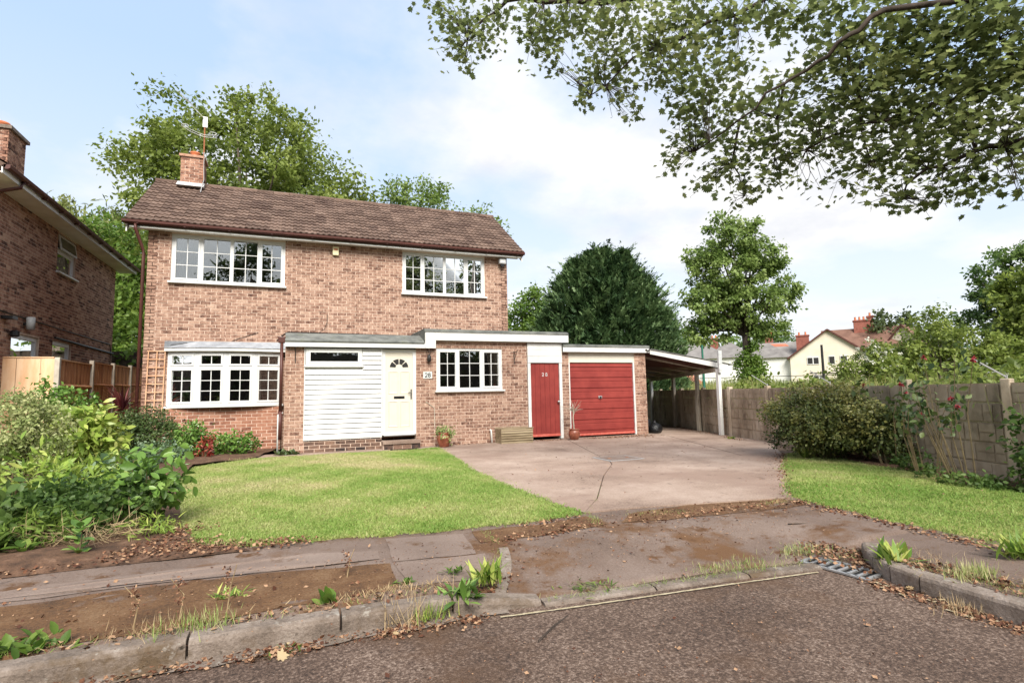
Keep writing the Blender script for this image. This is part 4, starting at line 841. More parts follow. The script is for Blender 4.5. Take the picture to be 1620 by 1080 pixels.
for sx in (-.06, .06): MB().tube([(3.13 + sx, Y0 - .02, 2.44), (3.13 + sx * .2, Y0 - .06, 2.28)], .006, 5).build('scroll', 'black_iron', ln)
for xx in (-.08, 5.53):
    hb = MB().box(xx - .010, Y0 - .018, 2.13, xx + .010, Y0 - .007, 2.47).build('basket_bracket', 'black_iron', house)
    MB().tube([(xx, Y0 - .015, 2.43), (xx, Y0 - .24, 2.45), (xx, Y0 - .28, 2.49)], .009, 6).build('arm', 'black_iron', hb); MB().tube([(xx, Y0 - .015, 2.2), (xx, Y0 - .10, 2.30), (xx, Y0 - .2, 2.44)], .007, 6).build('scroll', 'black_iron', hb)
# pipe between bow window and porch
dp = MB().tube([(-.38, Y0 - .05, 2.62), (-.385, Y0 - .05, 1.0)], .037, 10).build('downpipe', 'brown_plastic', house, smooth=True)
MB().prism([(-.46, Y0 - .10, 2.60), (-.30, Y0 - .10, 2.60), (-.30, Y0 - .0, 2.60), (-.46, Y0, 2.60)], (0, 0, .15)).build('hopper', 'brown_plastic', dp, bevel=.02)
MB().tube([(-.385, Y0 - .05, 1.0), (-.39, Y0 - .05, .35)], .05, 10).build('pipe_sleeve', 'brown_plastic', dp, smooth=True)
MB().tube([(-.33, Y0 - .06, .96), (-.41, Y0 - .07, .97), (-.43, Y0 - .07, .93), (-.43, Y0 - .07, .03)], .020, 8).build('waste_pipe', 'white_paint', dp, smooth=True)
MB().tube([(4.78, Y0 - .05, .36), (4.80, Y0 - .07, .34), (4.82, Y0 - .09, .0)], .025, 8).build('waste_pipe', 'white_paint', house, smooth=True)
# cables across the brickwork
def cable(pts, r=.008): MB().tube(pts, r, 5).build('cable', 'black_plastic', house)
cable([(.70, Y1 - .02, 3.55), (.70, Y1 - .03, 3.35), (.62, Y1 - .25, 3.12), (.42, Y1 - .7, 2.945)]); cable([(-.55, Y1 - .02, 2.82), (-.40, Y1 - .03, 2.98), (-.28, Y1 - .03, 3.06), (1.2, Y1 - .03, 3.04), (2.9, Y1 - .03, 3.02)], .011)
cable([(-1.6, Y1 - .02, 2.80), (-1.2, Y1 - .02, 2.95), (-1.0, Y1 - .02, 3.02)], .006)
MB().tube([(3.05, Y0 - .012, 1.15), (3.28, Y0 - .015, .98), (3.29, Y0 - .015, .45)], .009, 5).build('waste_pipe', 'post_concrete', house)
B.done()
# ------------------------------------------------------------------ garage
gar = thing('garage', 'flat roofed single garage with red up and over door', 'garage', (8.4, Y0, 0)); GB = Bricks(120)
GB.wall(gar, (6.99, Y0), UX, .23, 0, 2.47, m='brick', name='pier'); GB.wall(gar, (9.47, Y0), UX, .39, 0, 2.47, m='brick', name='pier')
GB.wall(gar, (9.86, Y0), (0, 1, 0), 5.2, 0, 2.47, m='brick', name='wall', thick=.2); GB.done()
MB().box(7.2, Y0 + 5.0, 0, 9.66, Y0 + 5.18, 2.47).build('rear_wall', 'mortar', gar)
MB().box(7.222, Y0 + .02, 2.17, 9.468, Y0 + .12, 2.455).build('lintel_board', 'cream_paint', gar)
for x0 in (7.222, 9.42): MB().box(x0, Y0 + .02, .02, x0 + .045, Y0 + .12, 2.168).build('jamb', 'white_paint', gar)
gd = MB().box(7.27, Y0 + .075, .115, 9.418, Y0 + .10, 2.165).build('garage_door', 'red_paint', gar); gd['label'] = 'red steel up and over garage door with horizontal ribs'
hs = [.07, .20, .10, .20, .10, .20, .10, .20, .10, .20, .10, .20, .10, .13]; z = .125
for k, h in enumerate(hs):
    h *= 2.03 / sum(hs)
    if k % 2: MB().add([(7.275, Y0 + .074, z + .004), (9.413, Y0 + .074, z + .004), (9.413, Y0 + .055, z + .02), (7.275, Y0 + .055, z + .02), (7.275, Y0 + .055, z + h - .02), (9.413, Y0 + .055, z + h - .02), (9.413, Y0 + .074, z + h - .004), (7.275, Y0 + .074, z + h - .004)], [(0, 1, 2, 3), (3, 2, 5, 4), (4, 5, 6, 7), (0, 3, 4, 7), (1, 6, 5, 2)]).build('panel', 'red_paint', gd)
    else: MB().box(7.275, Y0 + .064, z + .006, 9.413, Y0 + .074, z + h - .006).build('panel', 'red_paint', gd)
    z += h
MB().box(7.27, Y0 + .05, .06, 9.418, Y0 + .09, .124).build('bottom_rail', 'red_door_base', gd)
hk = MB().lathe((8.26, 0, 0), [(.0, 0), (.001, 0)], 6)
MB().box(8.20, Y0 + .035, 1.12, 8.32, Y0 + .054, 1.19).build('handle_plate', 'steel', gd, bevel=.006); MB().box(8.245, Y0 + .005, 1.10, 8.275, Y0 + .034, 1.17).build('handle', 'black_plastic', gd)
room(gar, 7.4, 9.3, Y0 + .14, Y0 + 3, 0, 2.4)
gr = MB().prism([(7.0, FY - .02, 2.60), (7.0, FY - .02, 2.67), (7.0, FY + .1, 2.69), (7.0, Y0 + 5.25, 2.62), (7.0, Y0 + 5.25, 2.475), (7.0, FY + .02, 2.475), (7.0, FY + .02, 2.60)], (2.93, 0, 0)).build('garage_roof', 'felt', gar)
MB().box(6.995, FY - .008, 2.462, 9.925, FY + .016, 2.598).build('fascia', 'white_paint', gr)
MB().box(7.0, FY + .018, 2.462, 9.9, Y0 - .008, 2.474).build('soffit', 'white_paint', gr)
MB().tube([(9.78, FY - .03, 2.56), (9.86, FY - .05, 2.50), (9.92, FY - .04, 2.58)], .02, 6).build('cable_clamp', 'black_iron', gr)
# ------------------------------------------------------------------ carport
cp = thing('carport', 'lean-to timber carport with white fascia beside the garage', 'carport', (11, 14.5, 0))
a, b = Vector((9.93, 13.62, 2.42)), Vector((11.55, 12.15, 1.87)); bk_a, bk_b = Vector((9.93, 20.6, 2.42)), Vector((14.1, 19.3, 1.75))
upv = Vector((0, 0, 1))
cf = MB().prism([a, b, b + upv * .14, a + upv * .14], (.02, .02, 0)).build('fascia', 'white_paint', cp)
MB().prism([a + upv * .142 + Vector((0, -.05, 0)), b + upv * .142 + Vector((.10, -.10, -.01)), bk_b + upv * .142, bk_a + upv * .142], (0, 0, .02)).build('roof_sheet', 'felt', cp)
MB().prism([a + upv * .05 + Vector((0, .1, 0)), b + upv * .05 + Vector((0, .12, 0)), bk_b + upv * .05, bk_a + upv * .05], (0, 0, .015)).build('ceiling', 'brown_plastic', cp)
for k in range(5):
    t = (k + .6) / 5.3; MB().bar(a.lerp(bk_a, t) + upv * .02, b.lerp(bk_b, t) + upv * .02, .05, .10).build('rafter', 'weathered_wood', cp)
for k, (x, y) in enumerate(((11.23, 12.22), (11.87, 13.88), (12.64, 16.02), (13.55, 18.6))):
    tz = float(np.interp(y, [12.1, 19.3], [1.87, 1.75])); MB().box(x - .05, y - .05, -.03, x + .05, y + .05, tz + .02).build('post', 'white_paint' if k in (0, 3) else 'weathered_wood', cp)
MB().bar((11.25, 12.3, 1.87), (13.6, 18.7, 1.76), .05, .12).build('wall_plate', 'weathered_wood', cp)
MB().box(11.17, 12.10, 1.78, 11.29, 12.16, 2.42).build('post_top', 'galvanised', cp)  # front carport post carried on above the roof edge
# ------------------------------------------------------------------ the house next door
nb = thing('neighbouring_house', 'dark brick house at left edge with white soffit and chimney', 'house', (-8, 18, .6)); NB = Bricks(300); NX = -6.2
nwin = [(1.55, 2.95, 4.86, 5.97), (3.10, 4.05, .7, 2.93), (1.5, 2.85, 2.2, 2.98)]
def ny(y): return 22.95 - y      # along the wall, counted from the far corner towards the camera
NY1 = 22.95; NY0 = 14.1
hol = [(ny(y1) * 0 + (y0 - NY0), y1 - NY0, z0, z1) for (y0, y1, z0, z1) in ((17.95, 19.25, 4.88, 5.96), (15.75, 17.2, .7, 2.95), (18.0, 19.3, 2.05, 2.99))]
nw = NB.wall(nb, (NX, NY0), (0, 1, 0), NY1 - NY0, .3, 6.0, hol, m='dark_brick', back='neighbour_mortar')
NB.wall(nb, (-11.5, NY0), (1, 0, 0), 5.3 - .22, .3, 6.0, [], m='dark_brick', back='neighbour_mortar', thick=.2)
MB().box(-11.5, NY1 - .2, .3, NX - .23, NY1, 6.0).build('rear_wall', 'neighbour_mortar', nb)
NB.done()
UYd = (0, 1, 0)
w_ = window(nb, (NX, 17.95), UYd, 1.30, 4.88, 5.96, [(1, False, 1, 1, .42)], setback=.05, bars=False)
# the opened top light
MB().prism([(NX + .03, 18.02, 5.52), (NX + .03, 19.18, 5.52), (NX - .03, 19.18, 5.90), (NX - .03, 18.02, 5.90)], (.03, 0, .004)).build('open_sash', 'white_upvc', w_)
MB().prism([(NX + .062, 18.09, 5.57), (NX + .062, 19.11, 5.57), (NX + .008, 19.11, 5.86), (NX + .008, 18.09, 5.86)], (.004, 0, .001)).build('pane', 'glass', w_)
window(nb, (NX, 15.75), UYd, 1.45, .7, 2.95, [(1, True, 1, 1)], setback=.05, bars=False, sill=False); window(nb, (NX, 18.0), UYd, 1.30, 2.05, 2.99, [(1, True, 1, 1, .45)], setback=.05, bars=False)
MB().box(NX - 1.6, NY0 + .3, .3, NX - 1.5, NY1 - .3, 5.9).build('room', 'interior_wall', nb)
# eaves
ne = MB().box(NX + .001, NY0 - .5, 6.0, NX + .50, NY1 + .02, 6.02).build('soffit', 'soffit', nb)
MB().box(NX + .501, NY0 - .5, 5.985, NX + .525, NY1 + .45, 6.15).build('fascia', 'white_paint', ne)
MB().prism([(NX + .0, NY1 + .001, 6.0), (NX + .50, NY1 + .001, 6.0), (NX + .50, NY1 + .001, 6.15), (NX, NY1 + .001, 6.35)], (0, .4, 0)).build('eaves_box', 'white_paint', ne)
MB().prism([(NX + .53, y, z) for y, z in ()] or [(NX + .53, NY0 - .5, 6.17), (NX + .53, NY0 - .5, 6.10), (NX + .56, NY0 - .5, 6.075), (NX + .60, NY0 - .5, 6.075), (NX + .64, NY0 - .5, 6.10), (NX + .645, NY0 - .5, 6.17)], (0, NY1 + .5 - NY0 + .5, 0)).build('gutter', 'brown_plastic', nb)
for k in range(9): MB().box(NX + .526, NY0 + .3 + k * .98, 6.05, NX + .65, NY0 + .35 + k * .98, 6.074).build('gutter_bracket', 'brown_plastic', ne)
MB().tube([(NX + .58, 14.35, 6.07), (NX + .56, 14.3, 5.93), (NX + .3, 14.2, 5.80), (NX + .06, 14.15, 5.7), (NX + .06, 14.15, .6)], .04, 8).build('downpipe', 'brown_plastic', nb, smooth=True)
nr_ = MB().prism([(NX + .58, NY0 - .5, 6.17), (NX - 2.9, NY0 - .5, 8.35), (-12.0, NY0 - .5, 6.1), (-12, NY0 - .5, 6.0), (NX - 2.9, NY0 - .5, 8.25), (NX + .55, NY0 - .5, 6.09)], (0, NY1 + .9 - NY0, 0)).build('roof', 'roof_tile', nb)
n0 = Vector((NX + .58, 0, 6.19)); n1 = Vector((NX - 2.9, 0, 8.37)); row = MB()
for r in range(16):
    p, q = n0.lerp(n1, r / 16), n0.lerp(n1, (r + 1.1) / 16)
    for k in range(32):
        y = NY0 - .5 + k * .306; row.add([(p.x, y, p.z + .03), (p.x, y + .30, p.z + .03), (q.x, y + .30, q.z + .005), (q.x, y, q.z + .005), (p.x, y, p.z), (p.x, y + .30, p.z)], [(0, 1, 2, 3), (4, 5, 1, 0)])
tag(row.build('tiling', 'roof_tile', nr_), kind='stuff')
nc = Bricks(0)
for (p, u, w) in (((-7.72, 16.9), (1, 0, 0), .74), ((-6.98, 16.9), (0, 1, 0), .9), ((-6.98, 17.8), (-1, 0, 0), .74), ((-7.72, 17.8), (0, -1, 0), .9)): nc.wall(nb, p, u, w, 6.6, 8.28, m='dark_brick', back='neighbour_mortar', thick=.1, name='chimney_stack')
nc.done(); ncp = MB().box(-7.78, 16.84, 8.282, -6.91, 17.86, 8.37).build('coping', 'kerb_concrete', nb); MB().lathe((-7.3, 17.3, 8.37), [(.16, 0), (.15, .15), (.17, .17), (.17, .22), (.12, .22)], 14).build('chimney_pot', 'chimney_pot', ncp, smooth=True)
# fittings on that wall
MB().lathe((NX + .14, 16.3, 3.08), [(.07, 0), (.085, .0), (.085, .30), (.07, .30)], 14).build('wall_lamp', 'grey_plastic', nb, smooth=True); MB().box(NX, 16.26, 3.18, NX + .07, 16.34, 3.24).build('lamp_arm', 'black_plastic', nb)
MB().box(NX + .01, 15.2, 3.2, NX + .22, 15.45, 3.27).build('flue_cowl', 'black_plastic', nb); MB().lathe((NX + .12, 15.6, 2.83), [(.07, 0), (.09, .03), (.09, .12), (.05, .15)], 12).build('vent_cowl', 'black_plastic', nb)
for pts, r in (([(NX + .03, 12, 3.4), (NX + .03, 15.2, 3.36), (NX + .03, 19, 3.33), (NX + .03, 22.6, 3.30), (NX + .03, 22.75, 3.1), (NX + .03, 22.75, 1.5)], .014), ([(NX + .05, 18, 3.06), (NX + .05, 20, 3.03), (NX + .05, 22.9, 3.0)], .03)): MB().tube(pts, r, 6).build('cable', 'black_plastic', nb)

# ------------------------------------------------------------------ timber fence between the gardens
tf = thing('timber_fence', 'orange brown timber fence with concrete posts left of the house', 'fence', (-5.2, 18, .5)); FXL = -5.2
py_ = [15.46, 17.69, 19.46, 21.23, 23.0]; ptz = [2.35, 2.42, 2.45, 2.49, 2.50]
for k, (y, z) in enumerate(zip(py_, ptz)):
    MB().prism([(FXL - .05, y - .05, .3), (FXL + .05, y - .05, .3), (FXL + .05, y + .05, .3), (FXL - .05, y + .05, .3)], (0, 0, z - .3)).build('fence_post', 'post_concrete', tf, bevel=.01)
for k in range(4):
    y0, y1, zt = py_[k] + .05, py_[k + 1] - .05, min(ptz[k], ptz[k + 1]) - .06; nbd = int((y1 - y0) / .10)
    for i in range(nbd):
        a = y0 + (y1 - y0) * i / nbd; MB().box(FXL - .035 + .006 * (i % 2), a + .002, .52, FXL - .015 + .006 * (i % 2), a + (y1 - y0) / nbd - .004, zt).build('board', 'fence_wood', tf)
    for z in (zt - .62, zt - 1.16, zt - 1.68): MB().prism([(FXL - .01, y0, z), (FXL + .045, y0, z + .035), (FXL - .01, y0, z + .08)], (0, y1 - y0, 0)).build('rail', 'fence_wood', tf)
    MB().box(FXL - .06, y0, zt + .002, FXL + .02, y1, zt + .035).build('capping', 'new_wood' if k == 0 else 'fence_wood', tf)
# front run, wide pale boards
xx = FXL - .05; k = 0
while xx > -9.0:
    w = (.26, .44, .50, .46, .24, .48, .45, .5, .5)[k % 9]; MB().box(xx - w + .008, 15.43 + .004 * (k % 2), .4, xx, 15.47, 2.335).build('board', 'new_wood', tf); xx -= w; k += 1
MB().box(-9.0, 15.415, 2.337, FXL - .06, 15.49, 2.362).build('capping', 'new_wood', tf)

# ------------------------------------------------------------------ concrete fence on the right
cfn = thing('concrete_fence', 'grey brown concrete panel fence with slotted posts along right garden edge', 'fence', (10, 8, 0))
fy = [20.2, 17.9, 15.61, 13.7, 11.9, 9.95, 7.67, 5.81, 4.2, 2.4, .6]; FH = 1.34
for k, y in enumerate(fy):
    x = fence_x(y); top = FH + .03 + (.03 if k == 7 else 0)
    p = MB().box(x - .06, y - .055, -.1, x + .06, y + .055, top).build('fence_post', 'fence_concrete', cfn, bevel=.012)
    if k in (5, 6, 8, 3):
        MB().bar((x, y, top - .22), (x, y, top + .05), .02, .02).build('bracket', 'grey_plastic', p); MB().bar((x, y, top + .02), (x - .26, y + .22, top + .27), .018, .018).build('bracket_arm', 'grey_plastic', p)
for k in range(len(fy) - 1):
    a, b = Vector((fence_x(fy[k]), fy[k], 0)), Vector((fence_x(fy[k + 1]), fy[k + 1], 0)); d = (b - a).normalized(); n = Vector((d.y, -d.x, 0))
    if n.x > 0: n = -n
    l = (b - a).length - .10; ph = FH / 5; c0 = a + d * .05
    for r in range(5):
        z0 = r * ph - .02; q = MB(); z1 = z0 + ph - .006; mid = c0 + d * l / 2
        q.obox(mid + upv * (z0 + z1) / 2, d * l / 2, n * .022, upv * (z1 - z0) / 2, .35 + .3 * random.random())
        x = .03; fx = .022 + .009
        while x < l - .08:          # the moulded block pattern stands proud
            w = random.uniform(.14, .34); w = min(w, l - .03 - x); hh = random.choice([(0.07, .46), (.52, .92), (.07, .92), (.07, .92)])
            zz0, zz1 = z0 + (z1 - z0) * hh[0], z0 + (z1 - z0) * hh[1]
            q.obox(c0 + d * (x + w / 2) + n * (.022 + .002) + upv * (zz0 + zz1) / 2, d * (w / 2 - .012), n * .011, upv * ((zz1 - zz0) / 2), .3 + .4 * random.random())
            if hh[1] - hh[0] < .6:
                o2 = (.52, .92) if hh[0] < .3 else (.07, .46); q.obox(c0 + d * (x + w / 2) + n * .023 + upv * (z0 + (z1 - z0) * (o2[0] + o2[1]) / 2), d * (w / 2 - .016), n * .008, upv * ((z1 - z0) * .2), .3 + .4 * random.random())
            x += w
        q.build('fence_panel', 'fence_concrete', cfn)

# ------------------------------------------------------------------ things by the walls
tr = thing('trellis', 'tall narrow orange timber trellis against brick wall left of bow window', 'trellis', (-3.25, Y1 - .05, .6))
for i, x in enumerate((-3.42, -3.24, -3.07)): MB().bar((x - .01, Y1 - .05, .62), (x + .01, Y1 - .03, 2.52), .022, .022).build('upright', 'trellis_wood', tr)
for i in range(10): MB().box(-3.44, Y1 - .066 + .002 * i, .70 + i * .2, -3.05, Y1 - .052 + .002 * i, .722 + i * .2).build('slat', 'trellis_wood', tr)
pt1 = thing('plant_pot', 'glazed terracotta pot of trailing pale plants beside front door step', 'plant pot', (3.42, 13.35, 0))
prof = [(.10, 0), (.125, .02), (.17, .14), (.185, .22), (.17, .29), (.145, .33), (.165, .345), (.165, .37), (.135, .37), (.12, .30)]
MB().lathe((3.42, 13.35, .004), prof, 20).build('pot', 'terracotta', pt1, smooth=True)
P = np.array([3.42, 13.35, .38]) + rng.normal(size=(420, 3)) * np.array([.12, .11, .06]); P[:60] = np.array([3.54, 13.22, .27]) + rng.normal(size=(60, 3)) * np.array([.035, .03, .09])
V, F, T = foliage(P, norm(P - np.array([3.42, 13.35, .3])), rng.random(420), 'oval', .055); npmesh('plant', V, F, 'leaf_variegated', pt1, T)
pt2 = thing('plant_pot', 'glazed terracotta pot holding bare topiary stem beside the red doors', 'plant pot', (7.08, 13.30, 0))
MB().lathe((7.08, 13.30, .004), [(.09, 0), (.11, .02), (.155, .12), (.16, .18), (.14, .25), (.125, .27), (.15, .285), (.15, .305), (.12, .305), (.11, .25)], 20).build('pot', 'terracotta', pt2, smooth=True)
s_ = MB(); s_.tube([(7.08, 13.3, .26), (7.06, 13.3, .6), (7.085, 13.3, .85)], [.022, .017, .014], 7)
for k in range(26):
    a = random.uniform(0, 2 * PI); e = random.uniform(.15, 1.1); l = random.uniform(.18, .42); q = Vector((7.085, 13.3, random.uniform(.68, .87))); d = Vector((math.cos(a) * math.cos(e), math.sin(a) * math.cos(e), math.sin(e))); s_.tube([q, q + d * l * .5 + Vector((0, 0, .02)), q + d * l], [.007, .005, .002], 4)
s_.build('stem', 'weathered_wood', pt2)
pl = thing('wooden_planter', 'low slatted timber planter box against kitchen wall', 'planter', (5.38, 13.52, 0))
for k in range(6):
    z = .006 + k * .064
    MB().box(4.93, 13.28, z, 5.84, 13.302, z + .050).build('slat', 'planter_wood', pl, bevel=.006); MB().box(4.93, 13.70, z, 5.84, 13.722, z + .050).build('slat', 'planter_wood', pl)
    for x in (4.932, 5.817): MB().box(x, 13.303, z, x + .021, 13.699, z + .056).build('slat', 'planter_wood', pl)
for y in (13.265, 13.69): MB().box(4.915, y, .388, 5.855, y + .05, .406).build('rim', 'planter_wood', pl)
MB().box(4.96, 13.325, .02, 5.81, 13.68, .30).build('soil', 'soil', pl)
def bag(x, y, s, label):
    n = 14; V = []; rr = random.Random(int(x * 100)); ph = [rr.uniform(0, 6) for _ in range(6)]
    for i in range(9):
        t = i / 8; r0 = s * [.30, .40, .44, .43, .38, .28, .15, .06, .09][i]; z = s * [0, .06, .18, .32, .46, .57, .64, .70, .80][i]
        for j in range(n):
            a = 2 * PI * j / n; r = r0 * (1 + .10 * math.sin(3 * a + ph[0] + t * 3) + .07 * math.sin(5 * a + ph[1] - t * 5)); V.append((x + r * math.cos(a), y + r * math.sin(a), .004 + z))
    F = [(i * n + j, i * n + (j + 1) % n, (i + 1) * n + (j + 1) % n, (i + 1) * n + j) for i in range(8) for j in range(n)] + [tuple(reversed(range(n)))]
    tag(MB().add(V, F).build('bin_bag', 'bag_plastic', None, smooth=True), label, 'bin bag')
bag(10.22, 13.95, .50, 'small black bin bag resting on the drive in front of its twin'); bag(10.15, 14.5, .72, 'larger black bin bag slumped beside green wheelie bin')
wbn = thing('wheelie_bin', 'dark green wheelie bin standing under the carport behind garage pier', 'bin', (10.35, 15.6, 0))
MB().prism([(10.13, 15.38, .1), (10.57, 15.38, .1), (10.57, 15.82, .1), (10.13, 15.82, .1)], (0, 0, .86)).build('body', 'bin_green', wbn, bevel=.03); MB().box(10.08, 15.32, .962, 10.62, 15.90, 1.02).build('lid', 'bin_green', wbn, bevel=.02)
for x in (10.12, 10.53): MB().tube([(x, 15.75, .1), (x + .05, 15.75, .1)], .1, 14).build('wheel', 'black_plastic', wbn)
# things standing inside the bow window
def inside(name, label, cat, loc): return thing(name, label, cat, loc)
curtain('cream drape inside left light of bow window', -2.84, -2.58, 15.50, .9, 2.2, 4, 'blind_cloth', .0); curtain('pale drape inside right light of bow window', -.72, -.50, 15.56, .9, 2.3, 3, 'net_curtain', -.02)
bd = thing('window_board', 'white board behind the bow window glass', 'shelf', (-1.7, 15.4, 1.12)); MB().box(-2.85, 15.32, 1.10, -.52, Y1 + .22, 1.14).build('board', 'white_paint', bd)
es = thing('folding_easel', 'small folding pine easel on sill inside bow window', 'easel', (-1.98, 15.38, 1.14))
for x, dx in ((-2.14, .10), (-1.86, .12)): MB().bar((x, 15.36, 1.37), (x + dx, 15.40, 1.142), .025, .03).build('leg', 'pine', es)
MB().bar((-2.17, 15.36, 1.38), (-1.80, 15.36, 1.38), .025, .035).build('rail', 'pine', es)
pf = thing('picture_frame', 'tilted white picture frame inside third light of bow window', 'picture', (-1.18, 15.4, 1.14))
MB().prism([(-1.32, 15.36, 1.145), (-1.08, 15.36, 1.145), (-1.02, 15.41, 1.45), (-1.26, 15.41, 1.45)], (0, .02, 0)).build('frame', 'white_paint', pf); MB().prism([(-1.25, 15.356, 1.18), (-1.10, 15.356, 1.18), (-1.055, 15.40, 1.41), (-1.21, 15.40, 1.41)], (0, .003, 0)).build('picture', 'pine', pf)
for (x, lab) in ((-1.46, 'small clay pot with seedling inside third light of bow window'),):
    q = thing('clay_pot', lab, 'plant pot', (x, 15.4, 1.14)); MB().lathe((x, 15.40, 1.142), [(.06, 0), (.085, .13), (.095, .135), (.095, .165), (.07, .165)], 14).build('pot', 'terracotta', q, smooth=True)
    P = np.array([x, 15.40, 1.38]) + rng.normal(size=(60, 3)) * .04; V, F, T = foliage(P, rdir(60), rng.random(60), 'oval', .05); npmesh('plant', V, F, 'leaf_gloss', q, T)
q = thing('table_lamp', 'small brass and clay lamp inside right light of bow window', 'lamp', (-.62, 15.4, 1.14)); MB().box(-.73, 15.37, 1.142, -.55, 15.47, 1.27).build('base', 'terracotta', q); MB().lathe((-.63, 15.41, 1.27), [(.025, 0), (.025, .07), (.07, .08), (.05, .17), (.02, .17)], 12).build('shade', 'net_curtain', q, smooth=True)
q = thing('patterned_vase', 'orange and white patterned vase inside left light of bow window', 'vase', (-2.58, 15.42, 1.14)); MB().lathe((-2.58, 15.44, 1.142), [(.05, 0), (.09, .06), (.10, .14), (.075, .22), (.04, .27), (.05, .29)], 14).build('body', 'far_roof_red', q, smooth=True); MB().lathe((-2.58, 15.44, 1.25), [(.1015, 0), (.1015, .05), (.099, .06)], 14).build('band', 'white_paint', q, smooth=True)
q = thing('flowering_houseplant', 'houseplant with yellow green head inside second light of bow window', 'houseplant', (-1.76, 15.44, 1.14)); MB().tube([(-1.78, 15.46, 1.14), (-1.76, 15.46, 1.6)], .012, 6).build('stem', 'stem', q); MB().lathe((-1.78, 15.46, 1.142), [(.06, 0), (.08, .12), (.07, .12)], 12).build('pot', 'white_paint', q, smooth=True)
P = np.array([-1.74, 15.46, 1.66]) + rng.normal(size=(140, 3)) * np.array([.06, .05, .07]); V, F, T = foliage(P, rdir(140), rng.random(140), 'oval', .06); npmesh('leaves', V, F, 'leaf_aucuba', q, T)
# drain grate at the kerb
dg = thing('drain_grate', 'slotted grey metal drain grate by the right kerb', 'drain grate', (3.98, 3.1, RZ)); gz = RZ + .013
g0, g1, g2, g3 = Vector((3.84, 3.36, gz)), Vector((4.04, 3.40, gz)), Vector((4.16, 2.90, gz)), Vector((3.90, 2.86, gz))
for a, b in ((g0, g1), (g1, g2), (g2, g3), (g3, g0)): MB().bar(a, b, .03, .012).build('frame_bar', 'steel', dg)
for k in range(1, 7):
    t = k / 7; MB().bar(g0.lerp(g3, t), g1.lerp(g2, t), .024, .012).build('bar', 'steel', dg)
MB().add([p - Vector((0, 0, .008)) for p in (g0, g1, g2, g3)], [(3, 2, 1, 0)]).build('sump', 'black_plastic', dg)
# ------------------------------------------------------------------ garden plants
def bush(name, label, x, y, z0, rx, ry, h, kind, size, leaf, nc=60, per=40, cr=.12, cat='shrub', group=None, stems=14, droop=.2, width=1.0, zf=.52):
    t = thing(name, label, cat, (x, y, z0), group)
    P, O, T, cc = blob_leaves([(x, y, z0 + h * zf, rx, ry, h * (1 - zf) * 1.0)], nc, per, cr, .45); P[:, 2] = np.maximum(P[:, 2], z0 + .02)
    T = np.clip(T + .35 * (P[:, 2] - z0) / h - .15, 0, 1) if leaf == 'leaf_hedge' else T  # lit top and shaded foot of the leaf_hedge shrubs put into the tint
    V, F, TT = foliage(P, O, T, kind, size, droop, width=width); npmesh('foliage', V, F, leaf, t, TT)
    m = MB()
    for c in cc[rng.choice(len(cc), min(stems, len(cc)), replace=False)]:
        c = Vector(c); q = Vector((x + random.uniform(-.12, .12) * rx, y + random.uniform(-.12, .12) * ry, z0 - .03)); m.tube([q, q.lerp(c, .5) + Vector((0, 0, h * .08)), c], [.012, .009, .003], 5, cap=False)
    m.build('stems', 'stem', t); return t
def rosette(name, label, x, y, z0, n, l, kind, leaf, cat='plant', tilt=(.3, 1.2), width=1.0, group=None, stem=0., layers=1):
    t = thing(name, label, cat, (x, y, z0), group); P = []; D = []; U = []
    for i in range(n):
        a = random.uniform(0, 2 * PI); e = random.uniform(*tilt); lay = random.random(); P.append((x + .012 * math.cos(a), y + .012 * math.sin(a), z0 + stem * lay)); D.append((math.cos(a) * math.cos(e), math.sin(a) * math.cos(e), math.sin(e))); U.append((-math.cos(a) * math.sin(e), -math.sin(a) * math.sin(e), math.cos(e)))
    V, F, T = scatter(kind, np.array(P), np.array(D), np.array(U), l * (.6 + .5 * rng.random(n)), rng.random(n), width); tag(npmesh('leaves', V, F, leaf, t, T), kind='stuff')
    if stem: MB().tube([(x, y, z0 - .02), (x + .02, y, z0 + stem)], [.008, .004], 5).build('stem', 'stem', t)
    return t
bush('variegated_shrub', 'tall cream variegated shrub at left edge of the bed', -3.35, 8.9, .08, .55, .55, 1.38, 'diamond', .045, 'leaf_variegated', 150, 60, .11)
bush('spotted_laurel', 'rounded yellow green spotted laurel in middle of the bed', -3.3, 10.9, .1, .50, .50, 1.15, 'lance', .20, 'leaf_aucuba', 70, 16, .12, width=1.3)
bush('tall_shrub', 'green shrub with red young leaves against orange fence', -4.75, 14.2, .45, .62, .5, 1.35, 'oval', .085, 'leaf_gloss', 60, 26, .15)
bush('red_barberry', 'small dark red leaved shrub at foot of the fence', -4.35, 13.6, .35, .4, .3, .75, 'diamond', .06, 'leaf_red', 26, 26, .12)
bush('dark_shrub', 'dark small leaved shrub in front of the trellis', -3.05, 13.6, .05, .66, .5, 1.12, 'diamond', .055, 'leaf_small', 110, 50, .13)
bush('leafy_shrub', 'light green leafy shrub below left half of bow window', -2.25, 13.7, .04, .50, .42, .85, 'lance', .11, 'leaf_gloss', 60, 30, .12, width=1.2)
bush('low_shrub', 'low green shrub at right end of the bed below bow window', -1.35, 14.1, .03, .55, .36, .52, 'oval', .07, 'leaf_gloss', 46, 26, .10)
bush('red_sprig', 'small shrub with bright red tips below bow window', -1.86, 13.55, .03, .20, .18, .52, 'lance', .09, 'leaf_red', 12, 22, .07)
bush('trailing_shrub', 'grey green low shrub at foot of the dark shrub', -2.6, 12.6, .04, .55, .4, .45, 'diamond', .05, 'leaf_blue', 44, 40, .10)
bush('lungwort', 'clump of broad blue green leaves at lawn edge', -2.15, 8.35, .05, .42, .36, .46, 'oval', .11, 'leaf_blue', 34, 14, .12, cat='plant')
